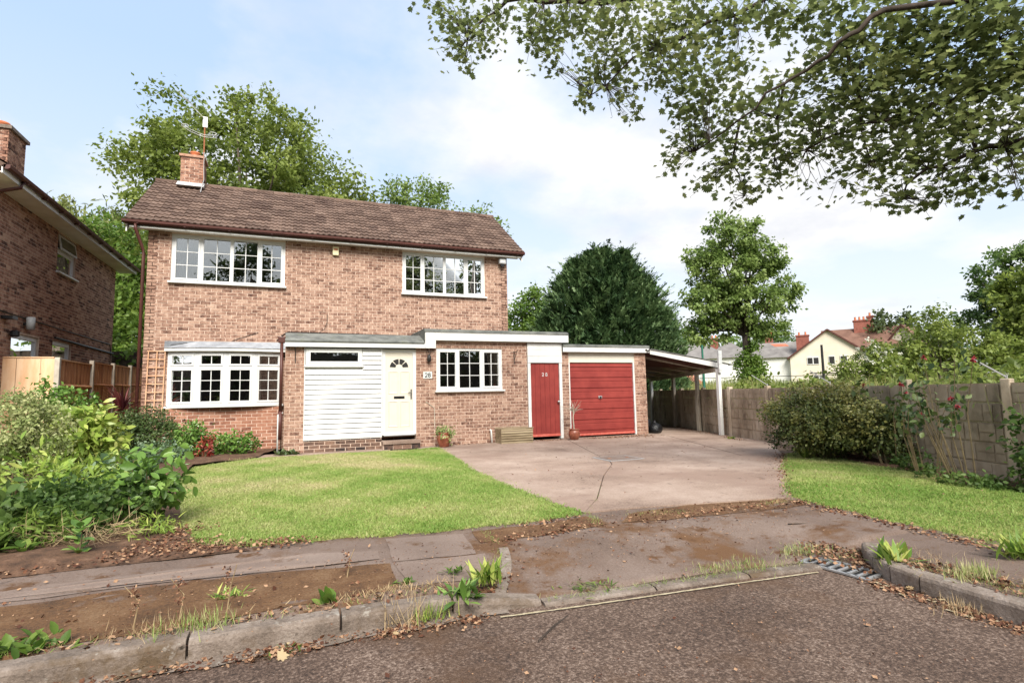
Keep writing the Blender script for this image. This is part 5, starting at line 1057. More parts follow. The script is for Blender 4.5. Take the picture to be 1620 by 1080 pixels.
bush('cherry_laurel', 'young laurel with large glossy leaves leaning over the lawn', -1.42, 6.62, .04, .36, .33, .78, 'oval', .12, 'leaf_gloss', 36, 8, .11, width=.8, zf=.6)
bush('pale_groundcover', 'bright pale green ground cover spreading at front of bed', -2.45, 7.5, .06, .72, .6, .62, 'lance', .12, 'leaf_aucuba', 70, 22, .14, cat='plant', width=.9)
bush('bramble_clump', 'tangled dark green clump at front of bed near pavement', -1.85, 6.55, .04, .62, .5, .50, 'oval', .06, 'leaf_deep', 70, 34, .12, cat='plant')
bush('nettle_clump', 'mid green nettle clump between laurel and variegated shrub', -2.75, 9.5, .06, .6, .5, .50, 'lance', .10, 'leaf_bright', 50, 22, .13, cat='plant')
bush('left_groundcover', 'dark broad leaved cover at far left of bed front', -2.7, 6.5, .05, .55, .5, .52, 'oval', .10, 'leaf_deep', 50, 18, .13, cat='plant')
bush('rust_mulch_plant', 'low russet leaved plant under spotted laurel', -2.85, 10.15, .05, .30, .2, .22, 'oval', .07, 'leaf_red', 22, 18, .06, cat='plant')
bush('creeping_cover', 'low mixed green cover along front of bed beside the seedling', -2.15, 6.05, .03, .42, .26, .30, 'lance', .08, 'leaf_bright', 46, 22, .09, cat='plant', width=.8)
bush('creeping_cover', 'straggling dark cover at far left front of bed', -2.95, 6.0, .03, .5, .3, .36, 'oval', .055, 'leaf_deep', 46, 26, .10, cat='plant')
bush('creeping_cover', 'thin grassy cover under the young laurel', -1.25, 6.15, .03, .25, .3, .20, 'lance', .08, 'leaf_aucuba', 20, 16, .07, cat='plant', width=.5)
bush('dry_brush', 'dry straw coloured brush in front of bramble clump', -1.75, 5.95, .03, .45, .16, .24, 'blade', .16, 'dry_grass', 26, 16, .08, cat='plant', width=.4)
rosette('seedling', 'broad leaved green seedling at front corner of bed by pavement', -1.66, 5.58, .03, 22, .11, 'oval', 'leaf_gloss', tilt=(-.1, .9), stem=.26)
rosette('seedling', 'small pale seedling at left of bed front', -2.08, 5.72, .03, 9, .13, 'oval', 'leaf_bright', tilt=(.1, .9), stem=.12)
rosette('fern', 'dark fern at bottom left corner of bed', -2.35, 5.85, .03, 60, .30, 'lance', 'leaf_deep', tilt=(.1, .9), width=.7, stem=.12)
rosette('iris_clump', 'upright blue green iris blades beside dark shrub', -3.35, 12.9, .06, 46, .80, 'blade', 'leaf_iris', tilt=(1.1, 1.5), width=.55)
co = rosette('cordyline', 'spiky dark red cordyline beside the trellis', -3.68, 14.55, .2, 110, .66, 'lance', 'leaf_cordyline', tilt=(-.05, 1.35), width=.26, stem=.14)
for o in co.children:
    if o.name.startswith('leaves'):
        co_me = o.data; k = np.empty(len(co_me.vertices) * 3, np.float32); co_me.vertices.foreach_get('co', k); k = k.reshape(-1, 3); k[:, 2] += .80; co_me.vertices.foreach_set('co', k.ravel())
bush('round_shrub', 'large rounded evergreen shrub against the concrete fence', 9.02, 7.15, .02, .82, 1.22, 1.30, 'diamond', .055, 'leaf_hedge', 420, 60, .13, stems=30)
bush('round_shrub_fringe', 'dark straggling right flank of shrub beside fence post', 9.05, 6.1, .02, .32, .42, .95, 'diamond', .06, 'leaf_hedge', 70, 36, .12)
rosette('day_lily', 'small pale green strap leaved plant at lawn corner before round shrub', 8.65, 7.35, .02, 30, .34, 'blade', 'leaf_aucuba', tilt=(.5, 1.2), width=1.0)
def rose(label, x, y, h, n, lean):
    t = thing('rose_bush', label, 'rose bush', (x, y, .03)); m = MB(); LP = []; FL = []
    for k in range(n):
        a = random.uniform(0, 2 * PI); l = h * random.uniform(.65, 1.05); p0 = Vector((x + .12 * math.cos(a), y + .12 * math.sin(a), 0)); p1 = Vector((x + .3 * math.cos(a) + lean[0], y + .35 * math.sin(a) + lean[1], l)); mid = p0.lerp(p1, .5) + Vector((-.05, .05, .12))
        m.tube([p0, mid, p1], [.009, .006, .003], 5, cap=False)
        for i in range(14): LP.append(mid.lerp(p1, random.uniform(.1, 1.1)) + Vector((random.gauss(0, .07), random.gauss(0, .07), random.gauss(0, .06))))
        if k % 3 == 0: FL.append(p1)
    m.build('canes', 'stem', t); P = np.array(LP); V, F, T = foliage(P, rdir(len(P)), rng.random(len(P)), 'oval', .085, .3); npmesh('leaves', V, F, 'leaf_small', t, T)
    for p in FL[:3]:
        Q = np.array([p] * 16) + rng.normal(size=(16, 3)) * .010; V, F, T = foliage(Q, rdir(16), rng.random(16), 'oval', .035); npmesh('flower', V, F, 'petal_red', t, T)
rose('leggy rose bush with bare lower canes between the two right fence posts', 8.30, 5.05, 1.30, 9, (.05, -.1)); rose('taller rose with red blooms above the fence near right edge', 8.05, 4.45, 1.62, 10, (-.02, .12)); rose('slender rose beside the post right of round shrub', 8.82, 5.95, 1.35, 5, (0, .05))
bush('ivy_patch', 'dark ivy at foot of fence right of round shrub', 8.62, 5.35, .02, .28, .34, .26, 'oval', .05, 'leaf_deep', 22, 20, .07, cat='ivy', stems=4)
bush('ivy_patch', 'ivy mat at foot of fence below roses', 8.02, 4.3, .02, .25, .7, .13, 'oval', .05, 'leaf_deep', 30, 20, .07, cat='ivy', stems=4)
bush('ivy_climber', 'ivy climbing the fence post at right edge', 8.22, 3.75, .02, .22, .36, .95, 'oval', .07, 'leaf_deep', 30, 20, .10, cat='ivy', stems=6)
# ------------------------------------------------------------------ weeds, litter and twigs on the ground
def tuft(label, x, y, z, n, l, leaf, name='grass_tuft', kind='blade', tilt=(.5, 1.45), spread=.06, width=1.0, cat='grass tuft'):
    t = thing(name, label, cat, (x, y, z), 'weeds along the kerb'); a = rng.random(n) * 2 * PI; e = rng.uniform(*tilt, n)
    P = np.column_stack([x + rng.normal(size=n) * spread, y + rng.normal(size=n) * spread * .6, np.full(n, z - .005)]); D = np.column_stack([np.cos(a) * np.cos(e), np.sin(a) * np.cos(e), np.sin(e)]); U = np.column_stack([-np.cos(a) * np.sin(e), -np.sin(a) * np.sin(e), np.cos(e)])
    V, F, T = scatter(kind, P, D, U, l * (.4 + .7 * rng.random(n)), rng.random(n), width); tag(npmesh('blades', V, F, leaf, t, T), kind='stuff'); return t
tuft('leafy green weed where the left kerb drops', 1.02, 3.56, -.03, 46, .17, 'leaf_gloss', 'kerb_weed', 'lance', (.1, 1.3), .05, .9, 'weed')
tuft('upright yellowing weed beside the curved edging', 1.27, 3.74, -.03, 60, .19, 'leaf_aucuba', 'kerb_weed', 'lance', (.6, 1.5), .05, .6, 'weed')
tuft('small weed on pavement left of the curved edging', 1.10, 4.0, 0, 30, .09, 'leaf_bright', 'kerb_weed', 'lance', (.1, 1.2), .04, .9, 'weed')
tuft('broad weed on pavement above the third kerb joint', .20, 3.74, 0, 14, .12, 'leaf_bright', 'kerb_weed', 'oval', (.3, 1.4), .02, .8, 'weed')
tuft('feathery weed in middle of mossy pavement', -.42, 4.15, 0, 60, .11, 'leaf_aucuba', 'kerb_weed', 'lance', (.1, 1.2), .05, .5, 'weed')
tuft('dandelion on pavement behind the left kerb', .72, 3.92, 0, 24, .09, 'leaf_bright', 'kerb_weed', 'lance', (.1, 1.1), .03, 1.0, 'weed')
tuft('bleached dry grass clump at the lowered kerb end', .66, 3.50, -.09, 110, .22, 'dry_grass', tilt=(.05, 1.2), spread=.10, width=.4)
tuft('green tuft within the dry grass at lowered kerb', .80, 3.50, -.09, 160, .12, 'leaf_aucuba', spread=.07, width=.8)
tuft('long green and straw grass tuft on top of left kerb', -.75, 3.72, .0, 150, .11, 'dry_grass', tilt=(.05, 1.2), spread=.14, width=.5)
tuft('green grass tuft on top of left kerb', -.50, 3.71, .0, 240, .09, 'grass_blade', spread=.12, width=.9)
tuft('green weeds at far left on the kerb', -1.40, 3.76, .0, 90, .10, 'leaf_bright', 'kerb_weed', 'oval', (.1, 1.2), .12, .8, 'weed')
tuft('tall green weed growing at start of right kerb', 4.20, 2.86, -.05, 70, .22, 'leaf_aucuba', 'kerb_weed', 'lance', (.5, 1.5), .06, .7, 'weed')
tuft('grass tuft on the dropped kerb left of drain', 3.35, 3.42, -.09, 220, .06, 'grass_blade', spread=.14, width=1.2)
tuft('grass tuft just behind the drain grate', 4.02, 3.50, -.09, 260, .07, 'grass_blade', spread=.13, width=1.2)
tuft('grass tuft at middle of the dropped kerb', 3.0, 3.47, -.09, 160, .05, 'grass_blade', spread=.10, width=1.2)
tuft('low weeds at left part of dropped kerb', 1.95, 3.52, -.09, 70, .07, 'leaf_bright', 'kerb_weed', 'lance', (.1, 1.1), .10, .8, 'weed')
tuft('bright grass tuft on right verge behind the kerb', 4.32, 2.40, .0, 320, .10, 'grass_blade', spread=.10, width=1.2)
tuft('straw coloured grass on right verge', 4.42, 2.75, .0, 150, .08, 'dry_grass', tilt=(.05, 1.2), spread=.18, width=.5)
tuft('tall weed at right picture edge beside the lawn', 5.05, 2.50, .0, 60, .24, 'leaf_aucuba', 'kerb_weed', 'lance', (.4, 1.4), .07, .5, 'weed')
tuft('pale grass in gutter below right kerb', 3.93, 2.25, RZ, 200, .10, 'dry_grass', spread=.10, width=.6)
tuft('small green plant under the carport edge', 10.55, 11.15, .004, 40, .14, 'leaf_aucuba', 'kerb_weed', 'lance', (.3, 1.2), .05, .8, 'weed')
tuft('weeds at foot of porch wall below downpipe', -.2, 13.62, .01, 90, .16, 'leaf_small', 'wall_weed', 'oval', (.1, 1.2), .10, .7, 'weed')
tuft('little weed in gutter below the left kerb', -.02, 3.44, RZ, 40, .06, 'leaf_bright', 'kerb_weed', 'lance', (.1, 1.1), .05, .8, 'weed')
for k, (x, y, h, lab) in enumerate(((-.63, 3.80, .26, 'thin dead stalk standing on mossy pavement'), (-.38, 3.78, .30, 'tall russet dock stalk behind left kerb'), (-.86, 3.82, .24, 'bent dry stalk nearest the left edge'), (.35, 4.2, .2, 'fine dry stalk beside the feathery weed'))):
    t = thing('dead_stalk', lab, 'weed', (x, y, 0), 'weeds along the kerb'); MB().tube([(x, y, 0), (x + .02, y + .01, h * .6), (x + .05 * (k % 2 * 2 - 1), y, h)], [.004, .003, .002], 4).build('stalk', 'dry_grass', t)
    P = np.column_stack([x + rng.normal(size=50) * .012, y + rng.normal(size=50) * .012, rng.uniform(h * .4, h, 50)]); V, F, T = foliage(P, rdir(50), rng.random(50), 'diamond', .02); npmesh('seed_head', V, F, 'dead_leaf', t, T)
def litter(name, regions, label, size=.045, leaf='dead_leaf', kinds='diamond'):
    Ps = []
    for (x0, y0, x1, y1, sx, n, zf) in regions:
        t = rng.random(n); P = np.column_stack([x0 + (x1 - x0) * t, y0 + (y1 - y0) * t]) + rng.normal(size=(n, 2)) * sx; z = np.array([zf(a, b) if callable(zf) else zf for a, b in P]); Ps.append(np.column_stack([P, z]))
    P = np.concatenate(Ps); n = len(P); D = rng.normal(size=(n, 3)); D[:, 2] *= .28; U = rng.normal(size=(n, 3)) * .5 + np.array([0, 0, 1.])
    P[:, 2] += .004 + .012 * rng.random(n); V, F, T = scatter(kinds, P, D, U, size * (.35 + rng.random(n)), rng.random(n), 1.2)
    return tag(npmesh(name, V, F, leaf, None, T), label, 'leaf litter', kind='stuff')
pz = lambda a, b: float(pave_z(np.float64(a), np.float64(b)))
litter('leaf_litter', [(-2.6, 5.5, -.75, 5.6, .15, 1900, .03), (-.9, 5.5, .1, 5.36, .09, 500, .02), (-1.0, 6.3, -1.3, 5.6, .12, 600, .04), (-8, 3.70, 1.0, 3.70, .05, 900, .0), (-1.3, 3.48, .8, 3.46, .035, 900, RZ), (-.3, 3.46, .1, 3.44, .04, 220, RZ), (.5, 3.44, 1.1, 3.42, .06, 300, RZ),
    (1.1, 3.6, 1.5, 3.95, .06, 160, pz), (3.2, 4.75, 5.4, 4.7, .12, 500, pz), (4.0, 3.35, 4.5, 3.5, .12, 500, -.085), (4.1, 3.0, 4.45, 3.28, .07, 350, -.10), (3.90, 2.85, 3.92, 1.2, .045, 900, RZ), (4.25, 2.8, 4.3, 1.2, .10, 700, .0), (5.35, 4.7, 5.15, 2.6, .07, 700, .0),
    (5.5, 4.9, 8.9, 8.1, .06, 900, .005), (7.6, 13.4, 9.6, 13.35, .14, 900, .005), (6.1, 13.6, 6.8, 13.5, .1, 200, .005), (8.0, 13.2, 9.8, 13.0, .25, 250, .005), (3.2, 13.6, 4.6, 13.65, .06, 160, .005), (11.0, 11.5, 12.6, 16, .18, 700, .005), (10.4, 10.6, 10.9, 11.6, .10, 250, .005), (1.6, 4.62, 2.8, 4.75, .10, 260, pz), (2.0, 5.08, 2.7, 5.1, .07, 140, pz)],
    'scattered brown dead leaves and bark along kerbs, bed front and drive edges', .032)
litter('leaf_scatter', [(-4, 2.0, 3.8, 2.4, .7, 130, RZ), (3, 7, 9, 11, 1.2, 260, .006), (0, 9, 1, 8, 2.2, 60, .05), (6.5, 4, 8, 6, .7, 40, .06), (1.5, 4.3, 4, 4.3, .5, 160, pz), (-3, 4.3, 1, 4.3, .4, 200, pz)], 'single fallen leaves and seeds scattered over drive, lawn and road', .028)
big = litter('curled_leaves', [(-.25, 3.45, .25, 3.44, .04, 3, RZ + .01), (.35, 3.40, .6, 3.40, .05, 3, RZ + .01), (4.0, 2.7, 3.95, 2.2, .05, 8, RZ + .01)], 'large curled pale sycamore leaves lying in the gutters', .06, 'dry_grass', 'maple')
for k, (a, b, lab) in enumerate((((1.30, 2.95), (1.62, 3.2), 'thin dark twig lying on the road'), ((4.45, 4.02), (4.85, 3.78), 'dark twig lying on pavement before right lawn'), ((2.55, 1.75), (2.9, 1.7), 'pale scrap of bark at bottom edge of road'))):
    z = pz(*a) + .012 if k == 1 else RZ + .014; tag(MB().tube([(*a, z), ((a[0] + b[0]) / 2 + .01, (a[1] + b[1]) / 2 + .015, z + .004), (*b, z)], [.006, .005, .003] if k < 2 else [.012, .016, .008], 5).build('twig', 'dark_bark' if k < 2 else 'dry_grass', None), lab, 'twig')
litter('grit', [(-6, 4.2, 1, 4.2, .38, 2200, pz), (1, 4.3, 5, 4.2, .35, 1800, pz), (3, 4.9, 5.3, 4.7, .15, 900, pz), (5.5, 5, 8.5, 8, .10, 700, .013), (-2, 3.44, 1.2, 3.42, .05, 900, RZ), (3.85, 2.8, 3.85, 0, .06, 900, RZ), (4.9, 2.5, 4.9, 0, .3, 500, .0), (6, 9, 8.5, 13, .9, 1200, .013), (0, 2.5, 3.5, 2.2, .5, 700, RZ)], 'fine brown grit and seed husks strewn over paving', .012)
# moss and grass in joints of the drive and pavement
def fringe(regions, label, h=.03, leaf='grass_blade'):
    Ps = []
    for (x0, y0, x1, y1, sx, n, z) in regions:
        t = rng.random(n); P = np.column_stack([x0 + (x1 - x0) * t, y0 + (y1 - y0) * t]) + rng.normal(size=(n, 2)) * sx; Ps.append(np.column_stack([P, np.array([z(a, b) if callable(z) else z for a, b in P])]))
    P = np.concatenate(Ps); n = len(P); D = rng.normal(size=(n, 3)) * .7; D[:, 2] = 1; V, F, T = scatter('blade', P, D, rdir(n), h * (.3 + 1.1 * rng.random(n) ** 2), np.clip(rng.random(n) * .8 + .1, 0, 1), 1.6); return tag(npmesh('fringe_grass', V, F, leaf, None, T), label, 'grass', kind='stuff')
fringe([(2.87, 5.22, -.9, 5.6, .05, 3500, .0), (3.4, 5.85, 3.9, 6.6, .012, 70, .0), (2.95, 5.26, 3.4, 5.85, .015, 120, .0), (1.62, 4.6, 1.68, 5.0, .03, 200, pz), (2.75, 4.75, 2.9, 5.1, .03, 250, pz), (3.3, 4.98, 3.9, 4.85, .06, 350, pz), (4.9, 4.72, 5.4, 4.78, .05, 260, pz), (5.6, 5.0, 5.3, 2.6, .06, 3000, .0), (4.2, 2.75, 4.35, 1.0, .07, 1500, .0), (-8, 3.69, .9, 3.69, .035, 1400, .0), (1.6, 3.47, 3.8, 3.32, .025, 900, -.1), (3.0, 10.4, 2.9, 6, .03, 900, 0), (1.3, 3.7, 1.6, 4.4, .03, 300, pz), (4.1, 3.2, 4.5, 3.35, .08, 300, -.09)], 'short grass and moss creeping over paving edges')
fringe([(-8, 3.72, .9, 3.73, .05, 700, .0), (.2, 3.78, 1.0, 3.8, .05, 450, .0), (4.3, 2.7, 4.4, 1.4, .10, 450, .0), (-.9, 5.6, -.4, 5.45, .06, 160, .02)], 'straw coloured dead grass along the kerb tops', .045, 'dry_grass')

# ------------------------------------------------------------------ trees
tree('beech_tree', 'large bright green tree rising behind the main roof', (-2.5, 30, .3), [(-2.6, 29, 12.6, 4.6, 4, 3.4), (-5.6, 30, 12.4, 2.5, 2.6, 3.2), (-7.0, 30.5, 13.6, 1.2, 1.2, 1.8), (.8, 28, 11.4, 2.8, 2.6, 2.6), (2.2, 27.2, 10.3, 1.6, 1.6, 1.8), (-6.7, 30.3, 16.0, .55, .55, 1.5), (-3.4, 29.3, 15.3, 1.8, 1.6, 1.3), (-.6, 28.6, 14.6, 1.6, 1.5, 1.2), (-4.5, 29, 9.5, 3.4, 3, 2.5), (0, 28, 9, 3, 3, 2.2)], 430, 95, .55, 'diamond', .21, 'leaf_beech', .42, limbs=46)
tree('roadside_tree', 'small light green tree behind right half of the main roof', (6.6, 31, .4), [(6.3, 30.8, 12.6, 2.0, 1.7, 1.6), (5.4, 31, 12.3, 1.1, 1.1, 1.4), (7.3, 30.5, 12.4, 1.0, 1, 1.2), (9.2, 29.8, 11.6, 1.3, 1.1, .8), (10.4, 29.4, 11.0, .8, .7, .6), (7, 30.5, 9.5, 2.6, 2, 2)], 120, 60, .45, 'diamond', .20, 'leaf_lime', .25, limbs=24)
tree('weeping_tree', 'yellow green weeping tree beyond the house next door', (-13.5, 41, .6), [(-13.6, 41, 10.8, 4.0, 3, 3.6), (-10.6, 39.5, 9.6, 3, 2.5, 3.2), (-15.8, 42, 12.4, 2.4, 2, 2.4)], 260, 80, .55, 'lance', .42, 'leaf_willow', .35, droop=1.1)
tree('hedgerow_tree', 'dense mid green tree filling gap between the two houses', (-9.4, 34, .5), [(-9.3, 34.5, 8.6, 2.6, 2.2, 3.0), (-8.2, 33, 4.6, 2.4, 2, 3.4), (-10.2, 35, 5.5, 2.4, 2, 4), (-6.9, 31.5, 3.6, 1.8, 1.8, 2.8), (-7.2, 32, 7.2, 1.8, 1.6, 2.4)], 330, 75, .5, 'diamond', .24, 'leaf_bright', .3)
tree('background_tree', 'rounded light green tree left of the dark conifer', (15.7, 34.5, .6), [(15.4, 34.4, 5.9, 2.1, 2, 2.6), (17.2, 33.9, 5.4, 1.6, 1.6, 2.3), (13.9, 34.8, 4.6, 1.5, 1.5, 2.3), (17.8, 33.5, 4.6, 1.8, 1.5, 2.5)], 190, 70, .5, 'diamond', .24, 'leaf_bright', .25)
def conifer(name, label, base, cones):
    """one crown of upswept sprays over several leaders: (dx, dy, height, radius, sprays)"""
    t = thing(name, label, 'conifer', base); b = np.array(base); m = MB(); parts = []
    for (dx, dy, h, r, n) in cones:
        m.tube([(base[0] + dx * .3, base[1] + dy * .3, base[2]), (base[0] + dx, base[1] + dy, base[2] + h * .97)], [.22, .02], 8)
        tt = rng.random(n) ** .75; hh = h * (.02 + .98 * tt); prof = np.interp(tt, [0, .25, .5, .72, .88, 1], [.95, 1, .88, .66, .40, .05]); a = rng.random(n) * 2 * PI
        lump = 1 + .15 * np.sin(a * 5 + hh * 1.9) + .14 * np.sin(a * 9 - hh * 3.1) + .10 * np.sin(hh * 7 + a * 2) + .12 * np.sin(a * 17 + hh * 5.3); q = rng.random(n); rad = r * prof * lump * (.55 + .5 * q ** .5 + .14 * (q > .95))
        P = b + np.column_stack([dx + np.cos(a) * rad, dy + np.sin(a) * rad, hh]); O = np.column_stack([np.cos(a), np.sin(a), np.full(n, .35)]); D = O + rng.normal(size=(n, 3)) * .45 + np.array([0, 0, .45])
        U = np.column_stack([np.cos(a) * .4, np.sin(a) * .4, np.ones(n)]) + rng.normal(size=(n, 3)) * .5; T = np.clip(.45 + .22 * np.sin(a * 9 - hh * 3.1) + .18 * np.sin(a * 17 + hh * 5.3) + .45 * (rng.random(n) - .5), 0, 1)
        parts.append(scatter('spray', P, D, U, .34 * (.45 + .8 * rng.random(n)), T, .7))
        k = rng.choice(n, n // 45); ii = np.repeat(k, 16); s_ = rng.random(len(ii)); DD = norm(O[ii] + np.array([0, 0, .5])); PP = P[ii] + DD * (.75 * s_)[:, None] + rng.normal(size=(len(ii), 3)) * (.09 * (1.1 - s_))[:, None]
        parts.append(scatter('spray', PP, DD + rng.normal(size=PP.shape) * .3, U[ii], .24 * (1.2 - .7 * s_), np.clip(T[ii] + .12, 0, 1), .6))
    m.build('trunk', 'dark_bark', t); V, F, TT = merge(parts); npmesh('crown', V, F, 'leaf_conifer', t, TT)
conifer('conifer_tree', 'broad dark green conifer standing behind the garage', (14.3, 23.2, .2), [(0, 0, 8.2, 2.3, 13000), (-1.3, .5, 7.7, 1.9, 8000), (1.4, -.55, 7.2, 2.0, 8000), (-2.5, 1.0, 5.2, 1.4, 5000), (.65, -.8, 8.0, 1.4, 5000), (2.4, -.9, 5.6, 1.2, 4000), (-.7, .2, 8.1, 1.2, 3000)])
tree('lime_tree', 'tall pale green lime tree with bare trunk beyond the fence', (35.2, 34.6, .9), [(33.1, 34.1, 14.1, 2.22, 1.78, 1.59), (31.0, 35.2, 12.3, 1.59, 1.27, 0.85), (34.5, 33.5, 15.0, 1.38, 1.10, 0.60), (33.2, 34.4, 11.1, 3.28, 2.62, 2.01), (35.9, 33.3, 12.0, 2.12, 1.70, 1.27), (37.6, 32.8, 9.4, 1.38, 1.10, 1.80), (35.2, 33.9, 8.4, 3.17, 2.54, 1.80), (31.8, 35.3, 8.5, 2.12, 1.70, 1.80), (31.1, 35.8, 6.1, 1.16, 0.93, 1.16), (32.8, 35.1, 6.6, 1.38, 1.10, 1.16), (36.5, 33.6, 6.3, 1.90, 1.52, 0.74), (35.4, 33.3, 13.8, 0.95, 0.76, 0.60)], 360, 75, .42, 'diamond', .28, 'leaf_lime', .36, bark='dark_bark', limbs=50, split=.55, droop=.8, shell=.25)
bush('ivy_clad_base', 'ivy mass around foot of the lime tree', 35.1, 34.3, .9, 1.15, 1.1, 4.0, 'oval', .20, 'leaf_bright', 90, 45, .4, cat='ivy', zf=.42)
tree('background_tree', 'round dark green tree between the far chimneys', (96, 86, 1), [(96, 86, 10.5, 5, 5, 4.3), (91, 89, 8.5, 4, 4, 4)], 100, 55, .7, 'diamond', .45, 'leaf_deep', .3)
tree('background_tree', 'olive tree mass behind the white far houses', (70, 90, 1), [(70, 90, 10.5, 7, 5, 4.5), (60, 97, 10.5, 6, 5, 5), (80, 80, 9.6, 5, 4, 4), (52, 100, 11, 6, 5, 5)], 260, 55, .7, 'diamond', .45, 'leaf_bright', .3)
tree('background_tree', 'distant grey green tree right of the brick chimney stack', (77, 50, 1.5), [(77, 50, 9.2, 3.6, 3, 2.6), (80, 47, 7.2, 3, 3, 2.6)], 90, 50, .8, 'diamond', .5, 'leaf_dark', .35)
tree('garden_tree', 'light green bushy sapling beyond the fence right of cream house', (33.2, 19.2, .9), [(32.6, 19.2, 3.9, 1.4, 1.2, 1.4), (34.3, 18.2, 3.3, 1.5, 1.3, 1.3), (31.9, 19.9, 2.7, 1.4, 1.2, 1.1), (33.1, 18.9, 4.9, .8, .7, .8), (35.8, 17.2, 3.0, 1.2, 1.1, 1.1)], 150, 60, .36, 'diamond', .18, 'leaf_beech', .09, limbs=30)
tree('elder_bush', 'elder bush with white flower heads beside cream house', (30.0, 20.3, .9), [(29.9, 20.4, 2.7, 1.1, 1, 1.1), (29.0, 21, 2.3, .8, .8, .8)], 70, 50, .3, 'diamond', .15, 'leaf_beech', .06, cat='shrub')
P, O, T, cc = blob_leaves([(29.9, 20.3, 3.0, 1.1, 1, 1.0)], 34, 14, .1); V, F, TT = foliage(P, O, T, 'diamond', .12); tag(npmesh('flowers', V, F, 'petal_white', [o for o in COL.objects if o.name == 'elder_bush'][0], TT), kind='stuff')
tree('dark_tree', 'tall dark tree at right edge beyond the fence', (54.5, 25.5, .9), [(55, 25.0, 9.8, 3.2, 2.8, 3.2), (53.6, 26.8, 7.6, 1.8, 1.8, 2.0), (57.4, 22.8, 11.6, 3.4, 3, 3.2), (55.5, 24.6, 5.6, 3.2, 3, 2.6), (52, 28.8, 6.2, 1.2, 1.2, 1.0), (58, 22, 7.5, 3.6, 3, 4)], 360, 75, .5, 'diamond', .32, 'leaf_deep', .4, bark='dark_bark', limbs=40)
tree('bordering_tree', 'olive green broad tree in front of dark tree at right edge', (45.5, 19.3, .9), [(45.2, 20, 6.4, 2.0, 2, 2.6), (46.8, 18.6, 8.0, 2.4, 2, 2.6), (44.9, 20.2, 4.0, 2.2, 2, 2.0), (47.6, 17.5, 5, 2.4, 2, 3)], 260, 75, .5, 'diamond', .30, 'leaf_beech', .3)
tree('background_shrubbery', 'dark thicket below the tall dark tree', (44, 24, .9), [(44, 24.6, 3.2, 2.4, 2, 2.2), (47, 22, 3.4, 2.4, 2, 2.4), (41, 27, 3.0, 2.2, 2, 1.6)], 150, 60, .5, 'diamond', .28, 'leaf_dark', .2)
# trees across the road behind the camera: seen only as reflections in the upper panes
for (x, y, h, lab) in ((-10.5, -17, 8.5, 'low street tree mirrored at left of the upper left window'), (-4, -15.5, 14, 'street tree mirrored in middle of the upper left window'), (1.5, -17, 13.5, 'street tree mirrored at right of the upper left window'), (8.5, -16, 15, 'tall street tree mirrored in the right upper window'), (15, -17, 14.5, 'street tree farther along mirrored in the right upper window')):
    tree('street_tree', lab, (x, y, -.1), [(x, y, h * .62, 3.4, 3, h * .30), (x - 1.9, y, h * .45, 2.2, 2, h * .2), (x + 1.9, y, h * .5, 2.2, 2, h * .22), (x + .3, y, h * .86, 1.8, 1.8, h * .13)], 170, 45, .5, 'diamond', .30, 'leaf_dark', .3, group='trees across the road')
def hedge(label, x0, x1, y, z0, h, leaf, n, d=.8):
    t = thing('hedge', label, 'hedge', ((x0 + x1) / 2, y, z0)); P, O, T, cc = blob_leaves([(x, y + random.uniform(-.3, .3), z0 + h * .5, 1.5, d, h * .52 * random.uniform(.85, 1.1)) for x in np.arange(x0, x1, 1.6)], n, 40, .35, .3)
    V, F, TT = foliage(P, O, T, 'diamond', .24); npmesh('foliage', V, F, leaf, t, TT); MB().box(x0, y - .3, z0 - .1, x1, y + .3, z0 + h * .7).build('woody_core', 'dark_bark', t)
hedge('tall dark hedge added out of view across the road to darken the lower windows', -48, 22, -12.5, -.2, 6.4, 'leaf_dark', 520)  # added out of view so the lower panes reflect dark instead of bright sky
hedge('tall green hedge added behind the house, hiding sky in next door panes and filling the gap', -13, 9, 26.5, .4, 4.2, 'leaf_bright', 240)  # added so next door panes mirror green, not sky; also fills the gap

